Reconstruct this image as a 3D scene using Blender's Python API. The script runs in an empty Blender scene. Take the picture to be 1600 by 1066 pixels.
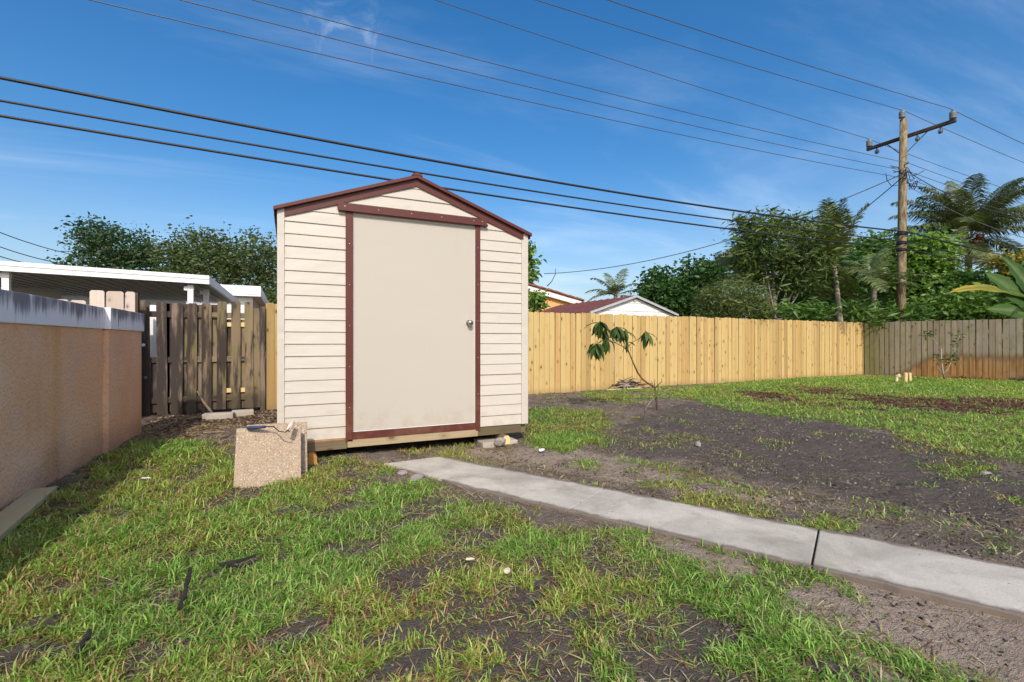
import bpy, math, random
import numpy as np
from mathutils import Vector, Matrix

random.seed(7)
RNG = np.random.default_rng(11)
R = math.radians
scene = bpy.context.scene
COL = scene.collection

# ------------------------------------------------------------------ camera
CAM_H, YAW, F = 1.15, R(25.0), 750.0
cd = bpy.data.cameras.new('camera')
cam = bpy.data.objects.new('camera', cd)
COL.objects.link(cam)
cam.location = (0, 0, CAM_H)
cam.rotation_euler = (R(90), 0, -YAW)
cd.sensor_width = 36.0
cd.lens = 36.0 * F / 1600.0
cd.clip_start = 0.05
cd.clip_end = 3000
scene.camera = cam

# ------------------------------------------------------------------ light
SUN_EL, SUN_AZ = R(40), R(180 + 17)          # compass from +Y, clockwise
sd = Vector((math.sin(SUN_AZ) * math.cos(SUN_EL), math.cos(SUN_AZ) * math.cos(SUN_EL), math.sin(SUN_EL)))
sl = bpy.data.lights.new('sun', 'SUN')
sl.energy = 2.0
sl.angle = R(0.9)
sl.color = (1.0, 0.93, 0.82)
so = bpy.data.objects.new('sun', sl)
COL.objects.link(so)
so.rotation_euler = (-sd).to_track_quat('-Z', 'Y').to_euler()
so.location = (0, 0, 30)

world = bpy.data.worlds.new('World')
scene.world = world
world.use_nodes = True
wn, wl = world.node_tree.nodes, world.node_tree.links
wn.clear()
wo = wn.new('ShaderNodeOutputWorld')
bg = wn.new('ShaderNodeBackground')
bg.inputs['Strength'].default_value = 0.15
sky = wn.new('ShaderNodeTexSky')
sky.sky_type = 'NISHITA'
sky.sun_disc = False
sky.sun_elevation = SUN_EL
sky.sun_rotation = SUN_AZ
sky.altitude = 0
sky.air_density = 1.0
sky.dust_density = 3.0
sky.ozone_density = 2.2
wtc = wn.new('ShaderNodeTexCoord')


def wmath(op, a, b=None, c=None):
    n = wn.new('ShaderNodeMath')
    n.operation = op
    for i, v in enumerate((a, b, c)):
        if v is None:
            continue
        if isinstance(v, (int, float)):
            n.inputs[i].default_value = v
        else:
            wl.new(v, n.inputs[i])
    return n.outputs[0]


def wsmooth(v, lo, hi):
    n = wn.new('ShaderNodeMapRange')
    n.interpolation_type = 'SMOOTHSTEP'
    n.inputs['From Min'].default_value = lo
    n.inputs['From Max'].default_value = hi
    wl.new(v, n.inputs['Value'])
    return n.outputs['Result']


# thin high cloud: streaks all round the sky, and one small wisp higher up
sep = wn.new('ShaderNodeSeparateXYZ')
wl.new(wtc.outputs['Generated'], sep.inputs[0])
zc = wmath('ADD', wmath('MAXIMUM', sep.outputs['Z'], 0.0), 0.09)
cmb = wn.new('ShaderNodeCombineXYZ')
wl.new(wmath('DIVIDE', sep.outputs['X'], zc), cmb.inputs[0])
wl.new(wmath('DIVIDE', sep.outputs['Y'], zc), cmb.inputs[1])
mp = wn.new('ShaderNodeMapping')
mp.inputs['Rotation'].default_value = (0, 0, R(35))
mp.inputs['Scale'].default_value = (0.25, 0.75, 1)
wl.new(cmb.outputs[0], mp.inputs['Vector'])
nz = wn.new('ShaderNodeTexNoise')
nz.inputs['Scale'].default_value = 1.3
nz.inputs['Detail'].default_value = 8
nz.inputs['Roughness'].default_value = 0.6
nz.inputs['Distortion'].default_value = 0.6
wl.new(mp.outputs[0], nz.inputs['Vector'])
streak = wmath('MULTIPLY', wsmooth(nz.outputs['Fac'], 0.45, 0.76), 0.28)
nz2 = wn.new('ShaderNodeTexNoise')
nz2.inputs['Scale'].default_value = 12
nz2.inputs['Detail'].default_value = 9
nz2.inputs['Roughness'].default_value = 0.62
nz2.inputs['Distortion'].default_value = 1.2
wl.new(wtc.outputs['Generated'], nz2.inputs['Vector'])
wd = Vector((math.sin(YAW) - 0.347 * math.cos(YAW), math.cos(YAW) + 0.347 * math.sin(YAW), 0.66)).normalized()
dt = wn.new('ShaderNodeVectorMath')
dt.operation = 'DOT_PRODUCT'
wl.new(wtc.outputs['Generated'], dt.inputs[0])
dt.inputs[1].default_value = wd
wisp = wmath('MULTIPLY', wsmooth(dt.outputs['Value'], 0.9955, 0.9999), wmath('MULTIPLY', wsmooth(nz2.outputs['Fac'], 0.44, 0.80), 0.26))
cf = wmath('MAXIMUM', streak, wisp)
hz = wmath('MULTIPLY', wmath('SUBTRACT', 1.0, wsmooth(sep.outputs['Z'], 0.0, 0.34)), 0.20)
cf = wmath('MINIMUM', wmath('ADD', cf, hz), 1.0)
mx = wn.new('ShaderNodeMix')
mx.data_type = 'RGBA'
wl.new(cf, mx.inputs['Factor'])
hs = wn.new('ShaderNodeHueSaturation')
hs.inputs['Saturation'].default_value = 1.42
hs.inputs['Value'].default_value = 0.67
wl.new(sky.outputs[0], hs.inputs['Color'])
wl.new(hs.outputs[0], mx.inputs['A'])
mx.inputs['B'].default_value = (4.1, 4.5, 5.0, 1)
wl.new(mx.outputs['Result'], bg.inputs['Color'])
wl.new(bg.outputs[0], wo.inputs['Surface'])

vs = scene.view_settings
scene.display_settings.display_device = 'sRGB'
vs.view_transform = 'Standard'
vs.look = 'None'
vs.exposure = 0.86
vs.gamma = 1.0
vs.use_curve_mapping = False
scene.cycles.use_denoising = True
scene.cycles.max_bounces = 8
scene.cycles.diffuse_bounces = 4
scene.cycles.transparent_max_bounces = 8


# ------------------------------------------------------------------ survey helpers
SY, CY = math.sin(YAW), math.cos(YAW)


def W(px, py, t):
    """point seen at a sight line, at depth t metres"""
    a, b = (px - 800) / F, (533 - py) / F
    return Vector((t * (SY + a * CY), t * (CY - a * SY), CAM_H + b * t))


def G(px, py, z=0.0):
    return W(px, py, (CAM_H - z) * F / (py - 533.0))


def WY(px, py, y):
    a = (px - 800) / F
    return W(px, py, y / (CY - a * SY))


# ------------------------------------------------------------------ object helpers
def tag(o, label=None, cat=None, group=None, kind=None):
    if label: o['label'] = label
    if cat: o['category'] = cat
    if group: o['group'] = group
    if kind: o['kind'] = kind
    return o


def thing(name, label, cat, loc=(0, 0, 0), rz=0.0, group=None, kind=None):
    o = bpy.data.objects.new(name, None)
    COL.objects.link(o)
    o.location = loc
    o.rotation_euler = (0, 0, rz)
    o.empty_display_size = 0.1
    return tag(o, label, cat, group, kind)


def inst(name, mesh, parent=None, loc=(0, 0, 0), rot=(0, 0, 0), sc=(1, 1, 1)):
    o = bpy.data.objects.new(name, mesh)
    COL.objects.link(o)
    if parent is not None:
        o.parent = parent
    o.location = loc
    o.rotation_euler = rot
    o.scale = sc
    return o


class MB:
    def __init__(s):
        s.v, s.f = [], []

    def add(s, vs, fs):
        n = len(s.v)
        s.v += [tuple(v) for v in vs]
        s.f += [tuple(i + n for i in f) for f in fs]
        return s

    def box(s, lo, hi, m=None):
        x0, y0, z0 = lo
        x1, y1, z1 = hi
        vs = [(x0, y0, z0), (x1, y0, z0), (x1, y1, z0), (x0, y1, z0), (x0, y0, z1), (x1, y0, z1), (x1, y1, z1), (x0, y1, z1)]
        if m is not None:
            vs = [m @ Vector(v) for v in vs]
        return s.add(vs, [(0, 3, 2, 1), (4, 5, 6, 7), (0, 1, 5, 4), (1, 2, 6, 5), (2, 3, 7, 6), (3, 0, 4, 7)])

    def prism(s, poly, d, m=None):
        """polygon (list of 3-vectors) extruded by vector d"""
        n = len(poly)
        d = Vector(d)
        vs = [Vector(p) for p in poly] + [Vector(p) + d for p in poly]
        if m is not None:
            vs = [m @ v for v in vs]
        fs = [tuple(range(n)), tuple(range(2 * n - 1, n - 1, -1))]
        for i in range(n):
            j = (i + 1) % n
            fs.append((j, i, i + n, j + n))
        return s.add(vs, fs)

    def tube(s, pts, rad, n=6, cap=True):
        pts = [Vector(p) for p in pts]
        if not hasattr(rad, '__len__'):
            rad = [rad] * len(pts)
        rings = []
        ref = None
        for i, p in enumerate(pts):
            t = (pts[min(i + 1, len(pts) - 1)] - pts[max(i - 1, 0)]).normalized()
            if ref is None:
                ref = Vector((0, 0, 1)) if abs(t.z) < 0.9 else Vector((1, 0, 0))
            u = (ref - t * ref.dot(t)).normalized()
            w = t.cross(u)
            ref = u
            rings.append([p + (u * math.cos(2 * math.pi * k / n) + w * math.sin(2 * math.pi * k / n)) * rad[i] for k in range(n)])
        vs = [v for r in rings for v in r]
        fs = []
        for i in range(len(pts) - 1):
            for k in range(n):
                a, b = i * n + k, i * n + (k + 1) % n
                fs.append((a, b, b + n, a + n))
        if cap:
            fs.append(tuple(range(n - 1, -1, -1)))
            fs.append(tuple((len(pts) - 1) * n + k for k in range(n)))
        return s.add(vs, fs)

    def lathe(s, prof, c, axis='Z', n=16):
        vs, fs = [], []
        for r, h in prof:
            for k in range(n):
                a = 2 * math.pi * k / n
                p = (r * math.cos(a), r * math.sin(a), h)
                if axis == 'Y':
                    p = (p[0], p[2], p[1])
                vs.append(Vector(p) + Vector(c))
        for i in range(len(prof) - 1):
            for k in range(n):
                a, b = i * n + k, i * n + (k + 1) % n
                fs.append((a, b, b + n, a + n))
        fs.append(tuple(range(n)))
        fs.append(tuple((len(prof) - 1) * n + k for k in range(n)))
        return s.add(vs, fs)

    def mesh(s, name, mat, smooth=False, bevel=0):
        me = bpy.data.meshes.new(name)
        me.from_pydata(s.v, [], s.f)
        me.materials.append(mat)
        if smooth:
            me.shade_smooth()
        me.update()
        return me

    def build(s, name, mat, parent=None, smooth=False, bevel=0.0):
        o = inst(name, s.mesh(name, mat, smooth), parent)
        if bevel:
            b = o.modifiers.new('bevel', 'BEVEL')
            b.width = bevel
            b.segments = 2
            b.limit_method = 'ANGLE'
        return o


def rock_mesh(name, mat, size, seed, n=2, flat=0.6):
    import bmesh
    bm = bmesh.new()
    bmesh.ops.create_icosphere(bm, subdivisions=n, radius=1.0)
    rr = random.Random(seed)
    axes = [Vector((rr.gauss(0, 1), rr.gauss(0, 1), rr.gauss(0, 1))).normalized() for _ in range(9)]
    offs = [rr.uniform(0.55, 0.95) for _ in axes]
    for v in bm.verts:
        p = v.co.copy()
        for a, o in zip(axes, offs):
            d = p.dot(a)
            if d > o:
                p -= a * (d - o)
        v.co = Vector((p.x * size[0], p.y * size[1], p.z * size[2]))
    me = bpy.data.meshes.new(name)
    bm.to_mesh(me)
    bm.free()
    me.materials.append(mat)
    return me


def np_mesh(name, verts, faces_tri, mat, cols=None, quads=None):
    me = bpy.data.meshes.new(name)
    nv = len(verts)
    me.vertices.add(nv)
    me.vertices.foreach_set('co', np.asarray(verts, np.float32).ravel())
    tri = np.zeros((0, 3), np.int32) if faces_tri is None else np.asarray(faces_tri, np.int32)
    qd = np.zeros((0, 4), np.int32) if quads is None else np.asarray(quads, np.int32)
    loops = np.concatenate([tri.ravel(), qd.ravel()])
    me.loops.add(len(loops))
    me.loops.foreach_set('vertex_index', loops)
    npoly = len(tri) + len(qd)
    me.polygons.add(npoly)
    st = np.concatenate([np.arange(len(tri)) * 3, len(tri) * 3 + np.arange(len(qd)) * 4]).astype(np.int32)
    me.polygons.foreach_set('loop_start', st)
    if cols is not None:
        ca = me.color_attributes.new('Col', 'FLOAT_COLOR', 'POINT')
        c = np.ones((nv, 4), np.float32)
        c[:, :cols.shape[1]] = cols
        ca.data.foreach_set('color', c.ravel())
    me.materials.append(mat)
    me.update(calc_edges=True)
    return me


# ------------------------------------------------------------------ numpy noise
def _hash(ix, iy, s):
    h = (ix.astype(np.int64) * 374761393 + iy.astype(np.int64) * 668265263 + s * 1442695041) & 0xFFFFFFFF
    h = ((h ^ (h >> 13)) * 1274126177) & 0xFFFFFFFF
    h = h ^ (h >> 16)
    return (h & 0xFFFF) / 65535.0


def vnoise(x, y, s=0):
    ix, iy = np.floor(x), np.floor(y)
    fx, fy = x - ix, y - iy
    fx, fy = fx * fx * (3 - 2 * fx), fy * fy * (3 - 2 * fy)
    a, b = _hash(ix, iy, s), _hash(ix + 1, iy, s)
    c, d = _hash(ix, iy + 1, s), _hash(ix + 1, iy + 1, s)
    return (a * (1 - fx) + b * fx) * (1 - fy) + (c * (1 - fx) + d * fx) * fy


def fbm(x, y, sc, s=0, o=4):
    r, amp, tot = 0, 1, 0
    for i in range(o):
        r = r + amp * vnoise(x * sc + 17.3 * i, y * sc - 9.1 * i, s + i)
        tot += amp
        amp *= 0.55
        sc *= 2.03
    return r / tot


def sst(v, lo, hi):
    t = np.clip((v - lo) / (hi - lo), 0, 1)
    return t * t * (3 - 2 * t)


def poly_sd(x, y, poly):
    """signed distance, positive inside"""
    P = np.array(poly)
    d = np.full(x.shape, 1e9)
    ins = np.zeros(x.shape, bool)
    for i in range(len(P)):
        a, b = P[i], P[(i + 1) % len(P)]
        ex, ey = b - a
        wx, wy = x - a[0], y - a[1]
        t = np.clip((wx * ex + wy * ey) / (ex * ex + ey * ey + 1e-12), 0, 1)
        d = np.minimum(d, (wx - ex * t) ** 2 + (wy - ey * t) ** 2)
        c = (a[1] > y) != (b[1] > y)
        with np.errstate(divide='ignore', invalid='ignore'):
            xi = (b[0] - a[0]) * (y - a[1]) / (b[1] - a[1] + 1e-15) + a[0]
        ins ^= c & (x < xi)
    return np.where(ins, 1, -1) * np.sqrt(d)


# ------------------------------------------------------------------ materials
class NT:
    def __init__(s, name):
        s.m = bpy.data.materials.new(name)
        s.m.use_nodes = True
        s.n, s.l = s.m.node_tree.nodes, s.m.node_tree.links
        s.b = s.n['Principled BSDF']
        s.out = s.n['Material Output']

    def new(s, t, **k):
        n = s.n.new(t)
        for a, v in k.items():
            setattr(n, a, v)
        return n

    def put(s, sock, v):
        if hasattr(v, 'links') or hasattr(v, 'is_linked'):
            s.l.new(v, sock)
        elif isinstance(v, (tuple, list)) and len(v) == 3 and sock.type == 'RGBA':
            sock.default_value = (*v, 1)
        else:
            sock.default_value = v

    def coord(s, k='Object', scale=None, rnd=0.0):
        c = s.new('ShaderNodeTexCoord').outputs[k]
        if rnd:
            oi = s.new('ShaderNodeObjectInfo').outputs['Random']
            a = s.new('ShaderNodeVectorMath', operation='ADD')
            s.l.new(c, a.inputs[0])
            s.l.new(s.math('MULTIPLY', oi, rnd), a.inputs[1])
            c = a.outputs[0]
        if scale:
            m = s.new('ShaderNodeVectorMath', operation='MULTIPLY')
            s.l.new(c, m.inputs[0])
            m.inputs[1].default_value = scale
            c = m.outputs[0]
        return c

    def pos(s):
        return s.new('ShaderNodeNewGeometry').outputs['Position']

    def xyz(s, v):
        n = s.new('ShaderNodeSeparateXYZ')
        s.l.new(v, n.inputs[0])
        return n.outputs

    def noise(s, vec, scale, detail=5, rough=0.55, dist=0.0, out='Fac'):
        n = s.new('ShaderNodeTexNoise')
        s.put(n.inputs['Vector'], vec)
        n.inputs['Scale'].default_value = scale
        n.inputs['Detail'].default_value = detail
        n.inputs['Roughness'].default_value = rough
        n.inputs['Distortion'].default_value = dist
        return n.outputs[out]

    def voro(s, vec, scale, out='Distance', feature='F1', rnd=1.0):
        n = s.new('ShaderNodeTexVoronoi', feature=feature)
        s.put(n.inputs['Vector'], vec)
        n.inputs['Scale'].default_value = scale
        n.inputs['Randomness'].default_value = rnd
        return n.outputs[out]

    def math(s, op, a, b=None, c=None):
        n = s.new('ShaderNodeMath', operation=op)
        for i, v in enumerate((a, b, c)):
            if v is not None:
                s.put(n.inputs[i], v)
        return n.outputs[0]

    def ss(s, v, lo, hi, a=0.0, b=1.0):
        n = s.new('ShaderNodeMapRange', interpolation_type='SMOOTHSTEP')
        s.put(n.inputs['Value'], v)
        n.inputs['From Min'].default_value = lo
        n.inputs['From Max'].default_value = hi
        n.inputs['To Min'].default_value = a
        n.inputs['To Max'].default_value = b
        return n.outputs['Result']

    def mix(s, f, a, b, blend='MIX'):
        n = s.new('ShaderNodeMix', data_type='RGBA', blend_type=blend)
        s.put(n.inputs['Factor'], f)
        s.put(n.inputs['A'], a)
        s.put(n.inputs['B'], b)
        return n.outputs['Result']

    def rand(s):
        return s.new('ShaderNodeObjectInfo').outputs['Random']

    def fin(s, col, rough=0.6, bump=None, bs=0.3, bd=0.01, spec=0.5, metal=0.0):
        s.put(s.b.inputs['Base Color'], col)
        s.put(s.b.inputs['Roughness'], rough)
        s.put(s.b.inputs['Metallic'], metal)
        s.put(s.b.inputs['Specular IOR Level'], spec)
        if bump is not None:
            n = s.new('ShaderNodeBump')
            n.inputs['Strength'].default_value = bs
            n.inputs['Distance'].default_value = bd
            s.l.new(bump, n.inputs['Height'])
            s.l.new(n.outputs[0], s.b.inputs['Normal'])
        return s.m


def m_plain(name, col, rough=0.5, var=0.12, sc=6.0, metal=0.0, spec=0.4, bs=0.1):
    t = NT(name)
    n = t.noise(t.coord('Object', rnd=7.0), sc, 6)
    dark = tuple(c * (1 - var) for c in col)
    lite = tuple(min(1, c * (1 + var)) for c in col)
    return t.fin(t.mix(n, dark, lite), rough, n, bs, 0.004, spec, metal)


def m_siding(name, col, dent=0.0, bs=0.5):
    t = NT(name)
    c = t.coord('Object', rnd=3.0)
    n1 = t.noise(c, 1.7, 4)
    n2 = t.noise(t.coord('Object', (1.2, 1, 9), rnd=3.0), 3, 5)
    base = t.mix(t.math('MULTIPLY', n1, 0.5), col, tuple(k * 0.93 for k in col))
    base = t.mix(t.math('MULTIPLY', t.rand(), 0.25), base, tuple(k * 0.94 for k in col))
    p = t.xyz(t.pos())
    # splash dirt low down
    low = t.math('MULTIPLY', t.ss(p[2], 0.6, 0.18), t.ss(t.noise(t.pos(), 9, 6), 0.42, 0.72))
    base = t.mix(t.math('MULTIPLY', low, 0.35), base, (0.33, 0.22, 0.14))
    st = t.ss(t.noise(t.coord('Object', (14, 14, 0.7), rnd=5.0), 1.0, 4), 0.6, 0.85)
    base = t.mix(t.math('MULTIPLY', st, 0.12), base, (0.40, 0.33, 0.26))
    dents = t.noise(t.coord('Object', (1, 1, 2.5), rnd=9.0), 2.2, 2)
    h = t.math('ADD', t.math('MULTIPLY', n2, 0.08), dents)
    h = t.math('ADD', h, t.math('MULTIPLY', t.ss(t.voro(t.coord('Object', (1.0, 1, 1.6), rnd=13.0), 2.0), 0.22, 0.0), -dent))
    return t.fin(base, 0.40, h, bs, 0.02, 0.35)


def m_trim():
    t = NT('maroon_metal')
    p = t.xyz(t.pos())
    n = t.noise(t.pos(), 14, 6)
    c = t.mix(n, (0.082, 0.020, 0.0145), (0.112, 0.027, 0.019))
    rust = t.math('MULTIPLY', t.ss(p[2], 0.75, 0.22), t.ss(t.noise(t.pos(), 7, 6), 0.35, 0.7))
    c = t.mix(t.math('MULTIPLY', rust, 0.75), c, (0.17, 0.085, 0.055))
    return t.fin(c, 0.42, n, 0.08, 0.004, 0.4)


def m_wood(name, base, lite, dark, knot=(0.10, 0.045, 0.015), knots=True, grey=None, var=1.0, green=0.0):
    """sawn board, grain along local Z, each board different"""
    t = NT(name)
    rnd = t.rand()
    cg = t.coord('Object', (24, 24, 1.1), rnd=31.0)
    g = t.noise(cg, 1.0, 6, 0.6, 0.8)
    c = t.mix(g, lite, base)
    fine = t.noise(t.coord('Object', (160, 160, 2.2), rnd=31.0), 1.0, 3)
    c = t.mix(t.math('MULTIPLY', t.ss(fine, 0.5, 0.75), 0.5), c, dark)
    # per board tone
    wn_ = t.new('ShaderNodeTexWhiteNoise', noise_dimensions='1D')
    t.l.new(t.math('MULTIPLY', rnd, 91.7), wn_.inputs['W'])
    r2 = wn_.outputs['Value']
    c = t.mix(t.math('MULTIPLY', t.ss(r2, 0.35, 1.0), 0.55 * var), c, dark)
    c = t.mix(t.math('MULTIPLY', t.ss(rnd, 0.86, 0.98), 0.55 * var), c, tuple(k * 0.62 for k in dark))
    if knots:
        kv = t.coord('Object', (8.0, 8.0, 4.6), rnd=53.0)
        kd = t.voro(kv, 1.0)
        ring = t.ss(kd, 0.20, 0.09)
        halo = t.ss(kd, 0.45, 0.12)
        pick = t.ss(t.noise(t.coord('Object', (1, 1, 1.3), rnd=53.0), 1.9, 2), 0.42, 0.48)
        c = t.mix(t.math('MULTIPLY', t.math('MULTIPLY', halo, pick), 0.35), c, tuple(k * 0.8 for k in dark))
        c = t.mix(t.math('MULTIPLY', t.math('MULTIPLY', ring, pick), 0.85), c, knot)
    if grey:
        gm = t.ss(t.noise(t.coord('Object', (7, 7, 0.8), rnd=19.0), 1.0, 5), 0.45, 0.65)
        c = t.mix(t.math('MULTIPLY', gm, 0.8), c, grey)
    if green:
        gm = t.ss(t.noise(t.coord('Object', (3, 3, 1.4), rnd=77.0), 1.6, 5), 0.42, 0.7)
        c = t.mix(t.math('MULTIPLY', gm, green), c, (0.14, 0.15, 0.045))
    return t, c, g


def m_new_fence():
    t, c, g = m_wood('fresh_pine', (0.50, 0.36, 0.142), (0.60, 0.45, 0.205), (0.34, 0.21, 0.075))
    # long reddish heartwood streaks, different on each board
    hw_ = t.ss(t.noise(t.coord('Object', (11, 11, 0.35), rnd=67.0), 1.0, 3), 0.52, 0.70)
    c = t.mix(t.math('MULTIPLY', hw_, 0.45), c, (0.47, 0.235, 0.07))
    gd = t.math('MULTIPLY', t.ss(t.noise(t.coord('Object', (9, 9, 0.5), rnd=87.0), 1.0, 5), 0.56, 0.72), t.ss(t.rand(), 0.6, 0.9))
    c = t.mix(t.math('MULTIPLY', gd, 0.6), c, (0.27, 0.19, 0.095))
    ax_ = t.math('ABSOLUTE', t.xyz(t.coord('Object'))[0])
    c = t.mix(t.ss(ax_, 0.059, 0.068, 0.0, 0.6), c, (0.22, 0.13, 0.05))  # dark seams between pickets: gap shade painted as brown board edges
    p = t.xyz(t.pos())
    low = t.math('MULTIPLY', t.ss(p[2], 0.16, 0.0), 0.4)
    c = t.mix(low, c, (0.25, 0.16, 0.09))
    return t.fin(c, 0.7, g, 0.3, 0.003, 0.2)


def m_right_fence():
    t, c, g = m_wood('weathered_pine', (0.25, 0.205, 0.14), (0.38, 0.32, 0.225), (0.125, 0.10, 0.062), knot=(0.04, 0.028, 0.018), grey=(0.26, 0.225, 0.18), var=0.8, green=0.4)
    p = t.pos()
    z = t.xyz(p)[2]
    y = t.xyz(p)[1]
    board = t.noise(t.coord('Object', (13, 13, 0.8), rnd=41.0), 1.0, 4)
    wav = t.noise(p, 0.75, 4, 0.5)
    # wet rust-brown tide mark: ragged from board to board, fading upwards, absent near the corner
    edge = t.math('ADD', t.math('MULTIPLY', wav, 0.55), t.math('MULTIPLY', board, 0.34))
    edge = t.math('ADD', edge, 0.20)
    edge = t.math('SUBTRACT', edge, t.ss(y, 7.9, 9.6, 0.0, 0.8))
    dlt = t.math('SUBTRACT', edge, z)
    rim = t.math('MULTIPLY', t.ss(dlt, -0.16, 0.02), t.ss(dlt, 0.16, 0.02))
    st = t.ss(dlt, -0.12, 0.14)
    rust = t.mix(t.ss(board, 0.35, 0.65), (0.23, 0.105, 0.028), (0.40, 0.215, 0.07))
    rust = t.mix(t.math('MULTIPLY', t.ss(t.noise(p, 6, 5), 0.5, 0.75), 0.5), rust, (0.13, 0.062, 0.022))
    c = t.mix(t.math('MULTIPLY', st, t.ss(t.noise(p, 1.7, 4), 0.25, 0.6, 0.55, 0.92)), c, rust)
    c = t.mix(t.math('MULTIPLY', rim, 0.55), c, (0.12, 0.07, 0.032))
    bl = t.math('ADD', t.math('MULTIPLY', t.noise(p, 2.2, 6, 0.65), 0.42), t.math('MULTIPLY', board, 0.38))
    bl = t.math('SUBTRACT', bl, t.ss(y, 4.5, 9.4, 0.22, 0.45))
    c = t.mix(t.math('MULTIPLY', t.ss(t.math('SUBTRACT', bl, z), -0.05, 0.07), 0.9), c, (0.022, 0.016, 0.012))
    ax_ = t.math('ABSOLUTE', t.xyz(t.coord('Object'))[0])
    c = t.mix(t.ss(ax_, 0.056, 0.066, 0.0, 0.75), c, (0.05, 0.038, 0.025))  # board edges painted near black to imitate the shaded gaps between them
    gr = t.math('MULTIPLY', t.ss(y, 9.1, 9.75), 0.6)
    c = t.mix(gr, c, (0.13, 0.13, 0.032))
    return t.fin(c, 0.8, g, 0.35, 0.004, 0.15)


def m_old_gate():
    t, c, g = m_wood('mouldy_pine', (0.20, 0.145, 0.085), (0.30, 0.23, 0.145), (0.085, 0.06, 0.038), knot=(0.04, 0.025, 0.015), green=0.5, var=0.9)
    p = t.pos()
    z = t.xyz(p)[2]
    r3 = t.new('ShaderNodeTexWhiteNoise', noise_dimensions='1D')
    t.l.new(t.math('MULTIPLY', t.rand(), 37.3), r3.inputs['W'])
    c = t.mix(t.math('MULTIPLY', t.ss(r3.outputs['Value'], 0.4, 0.8), 0.6), c, (0.22, 0.165, 0.15))
    blk = t.math('ADD', t.noise(t.coord('Object', (8, 8, 1.1), rnd=23.0), 1.0, 6, 0.62), t.ss(t.xyz(p)[0], -0.7, -1.9, -0.03, 0.10))
    c = t.mix(t.math('MULTIPLY', t.ss(blk, 0.43, 0.58), 0.9), c, (0.032, 0.026, 0.026))
    wht = t.ss(t.noise(t.coord('Object', (6, 6, 2.2), rnd=29.0), 1.0, 5), 0.60, 0.75)
    c = t.mix(t.math('MULTIPLY', wht, 0.35), c, (0.42, 0.36, 0.27))
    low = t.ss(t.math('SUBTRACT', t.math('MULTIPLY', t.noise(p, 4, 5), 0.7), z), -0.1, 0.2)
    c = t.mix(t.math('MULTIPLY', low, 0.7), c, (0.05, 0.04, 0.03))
    top = t.ss(z, 1.3, 1.75)
    c = t.mix(t.math('MULTIPLY', t.math('MULTIPLY', top, t.rand()), 0.5), c, (0.10, 0.075, 0.06))
    return t.fin(c, 0.85, g, 0.4, 0.004, 0.15)


def m_white_picket():
    t, c, g = m_wood('whitewashed_pine', (0.55, 0.47, 0.40), (0.66, 0.58, 0.50), (0.40, 0.31, 0.25), knot=(0.16, 0.10, 0.07))
    return t.fin(c, 0.75, g, 0.3, 0.003, 0.2)


def m_stucco():
    t = NT('peach_stucco')
    p = t.pos()
    z = t.xyz(p)[2]
    c = t.mix(t.ss(t.noise(p, 1.3, 5), 0.35, 0.68), (0.86, 0.50, 0.29), (0.87, 0.58, 0.40))
    v = t.new('ShaderNodeVectorMath', operation='MULTIPLY')
    t.l.new(p, v.inputs[0])
    v.inputs[1].default_value = (2.4, 2.4, 0.35)
    c = t.mix(t.math('MULTIPLY', t.ss(t.noise(v.outputs[0], 1.0, 4), 0.52, 0.68), 0.8), c, (0.78, 0.41, 0.16))
    c = t.mix(t.math('MULTIPLY', t.ss(t.noise(p, 2.1, 4), 0.55, 0.75), 0.4), c, (0.58, 0.44, 0.42))
    spk = t.ss(t.voro(p, 48), 0.32, 0.12)
    spk = t.math('MULTIPLY', spk, t.ss(t.noise(p, 22, 2), 0.42, 0.52))
    c = t.mix(t.math('MULTIPLY', spk, 0.6), c, (0.22, 0.11, 0.065))
    grime = t.ss(t.math('SUBTRACT', t.math('MULTIPLY', t.noise(p, 2.4, 5), 0.55), z), -0.10, 0.30)
    c = t.mix(t.math('MULTIPLY', grime, 0.42), c, (0.17, 0.125, 0.12))
    h = t.math('ADD', t.noise(p, 42, 6, 0.7), t.math('MULTIPLY', t.voro(p, 34), 0.7))
    return t.fin(c, 0.9, h, 0.8, 0.014, 0.1)


def m_cap():
    t = NT('mouldy_white_paint')
    p = t.pos()
    z = t.xyz(p)[2]
    v = t.new('ShaderNodeVectorMath', operation='MULTIPLY')
    t.l.new(p, v.inputs[0])
    v.inputs[1].default_value = (13, 13, 1.5)
    drip = t.noise(v.outputs[0], 1.0, 6, 0.6)
    patch = t.noise(p, 2.3, 4)
    k = t.math('ADD', t.math('MULTIPLY', drip, 0.7), t.math('MULTIPLY', patch, 0.55))
    k = t.math('ADD', k, t.ss(z, 1.29, 1.47, -0.08, 0.16))
    m = t.ss(k, 0.60, 0.82)
    c = t.mix(t.noise(p, 5, 4), (0.80, 0.79, 0.84), (0.86, 0.85, 0.88))
    c = t.mix(t.math('MULTIPLY', m, 0.85), c, (0.13, 0.105, 0.135))
    return t.fin(c, 0.75, t.noise(p, 60, 4), 0.3, 0.004, 0.2)


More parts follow.
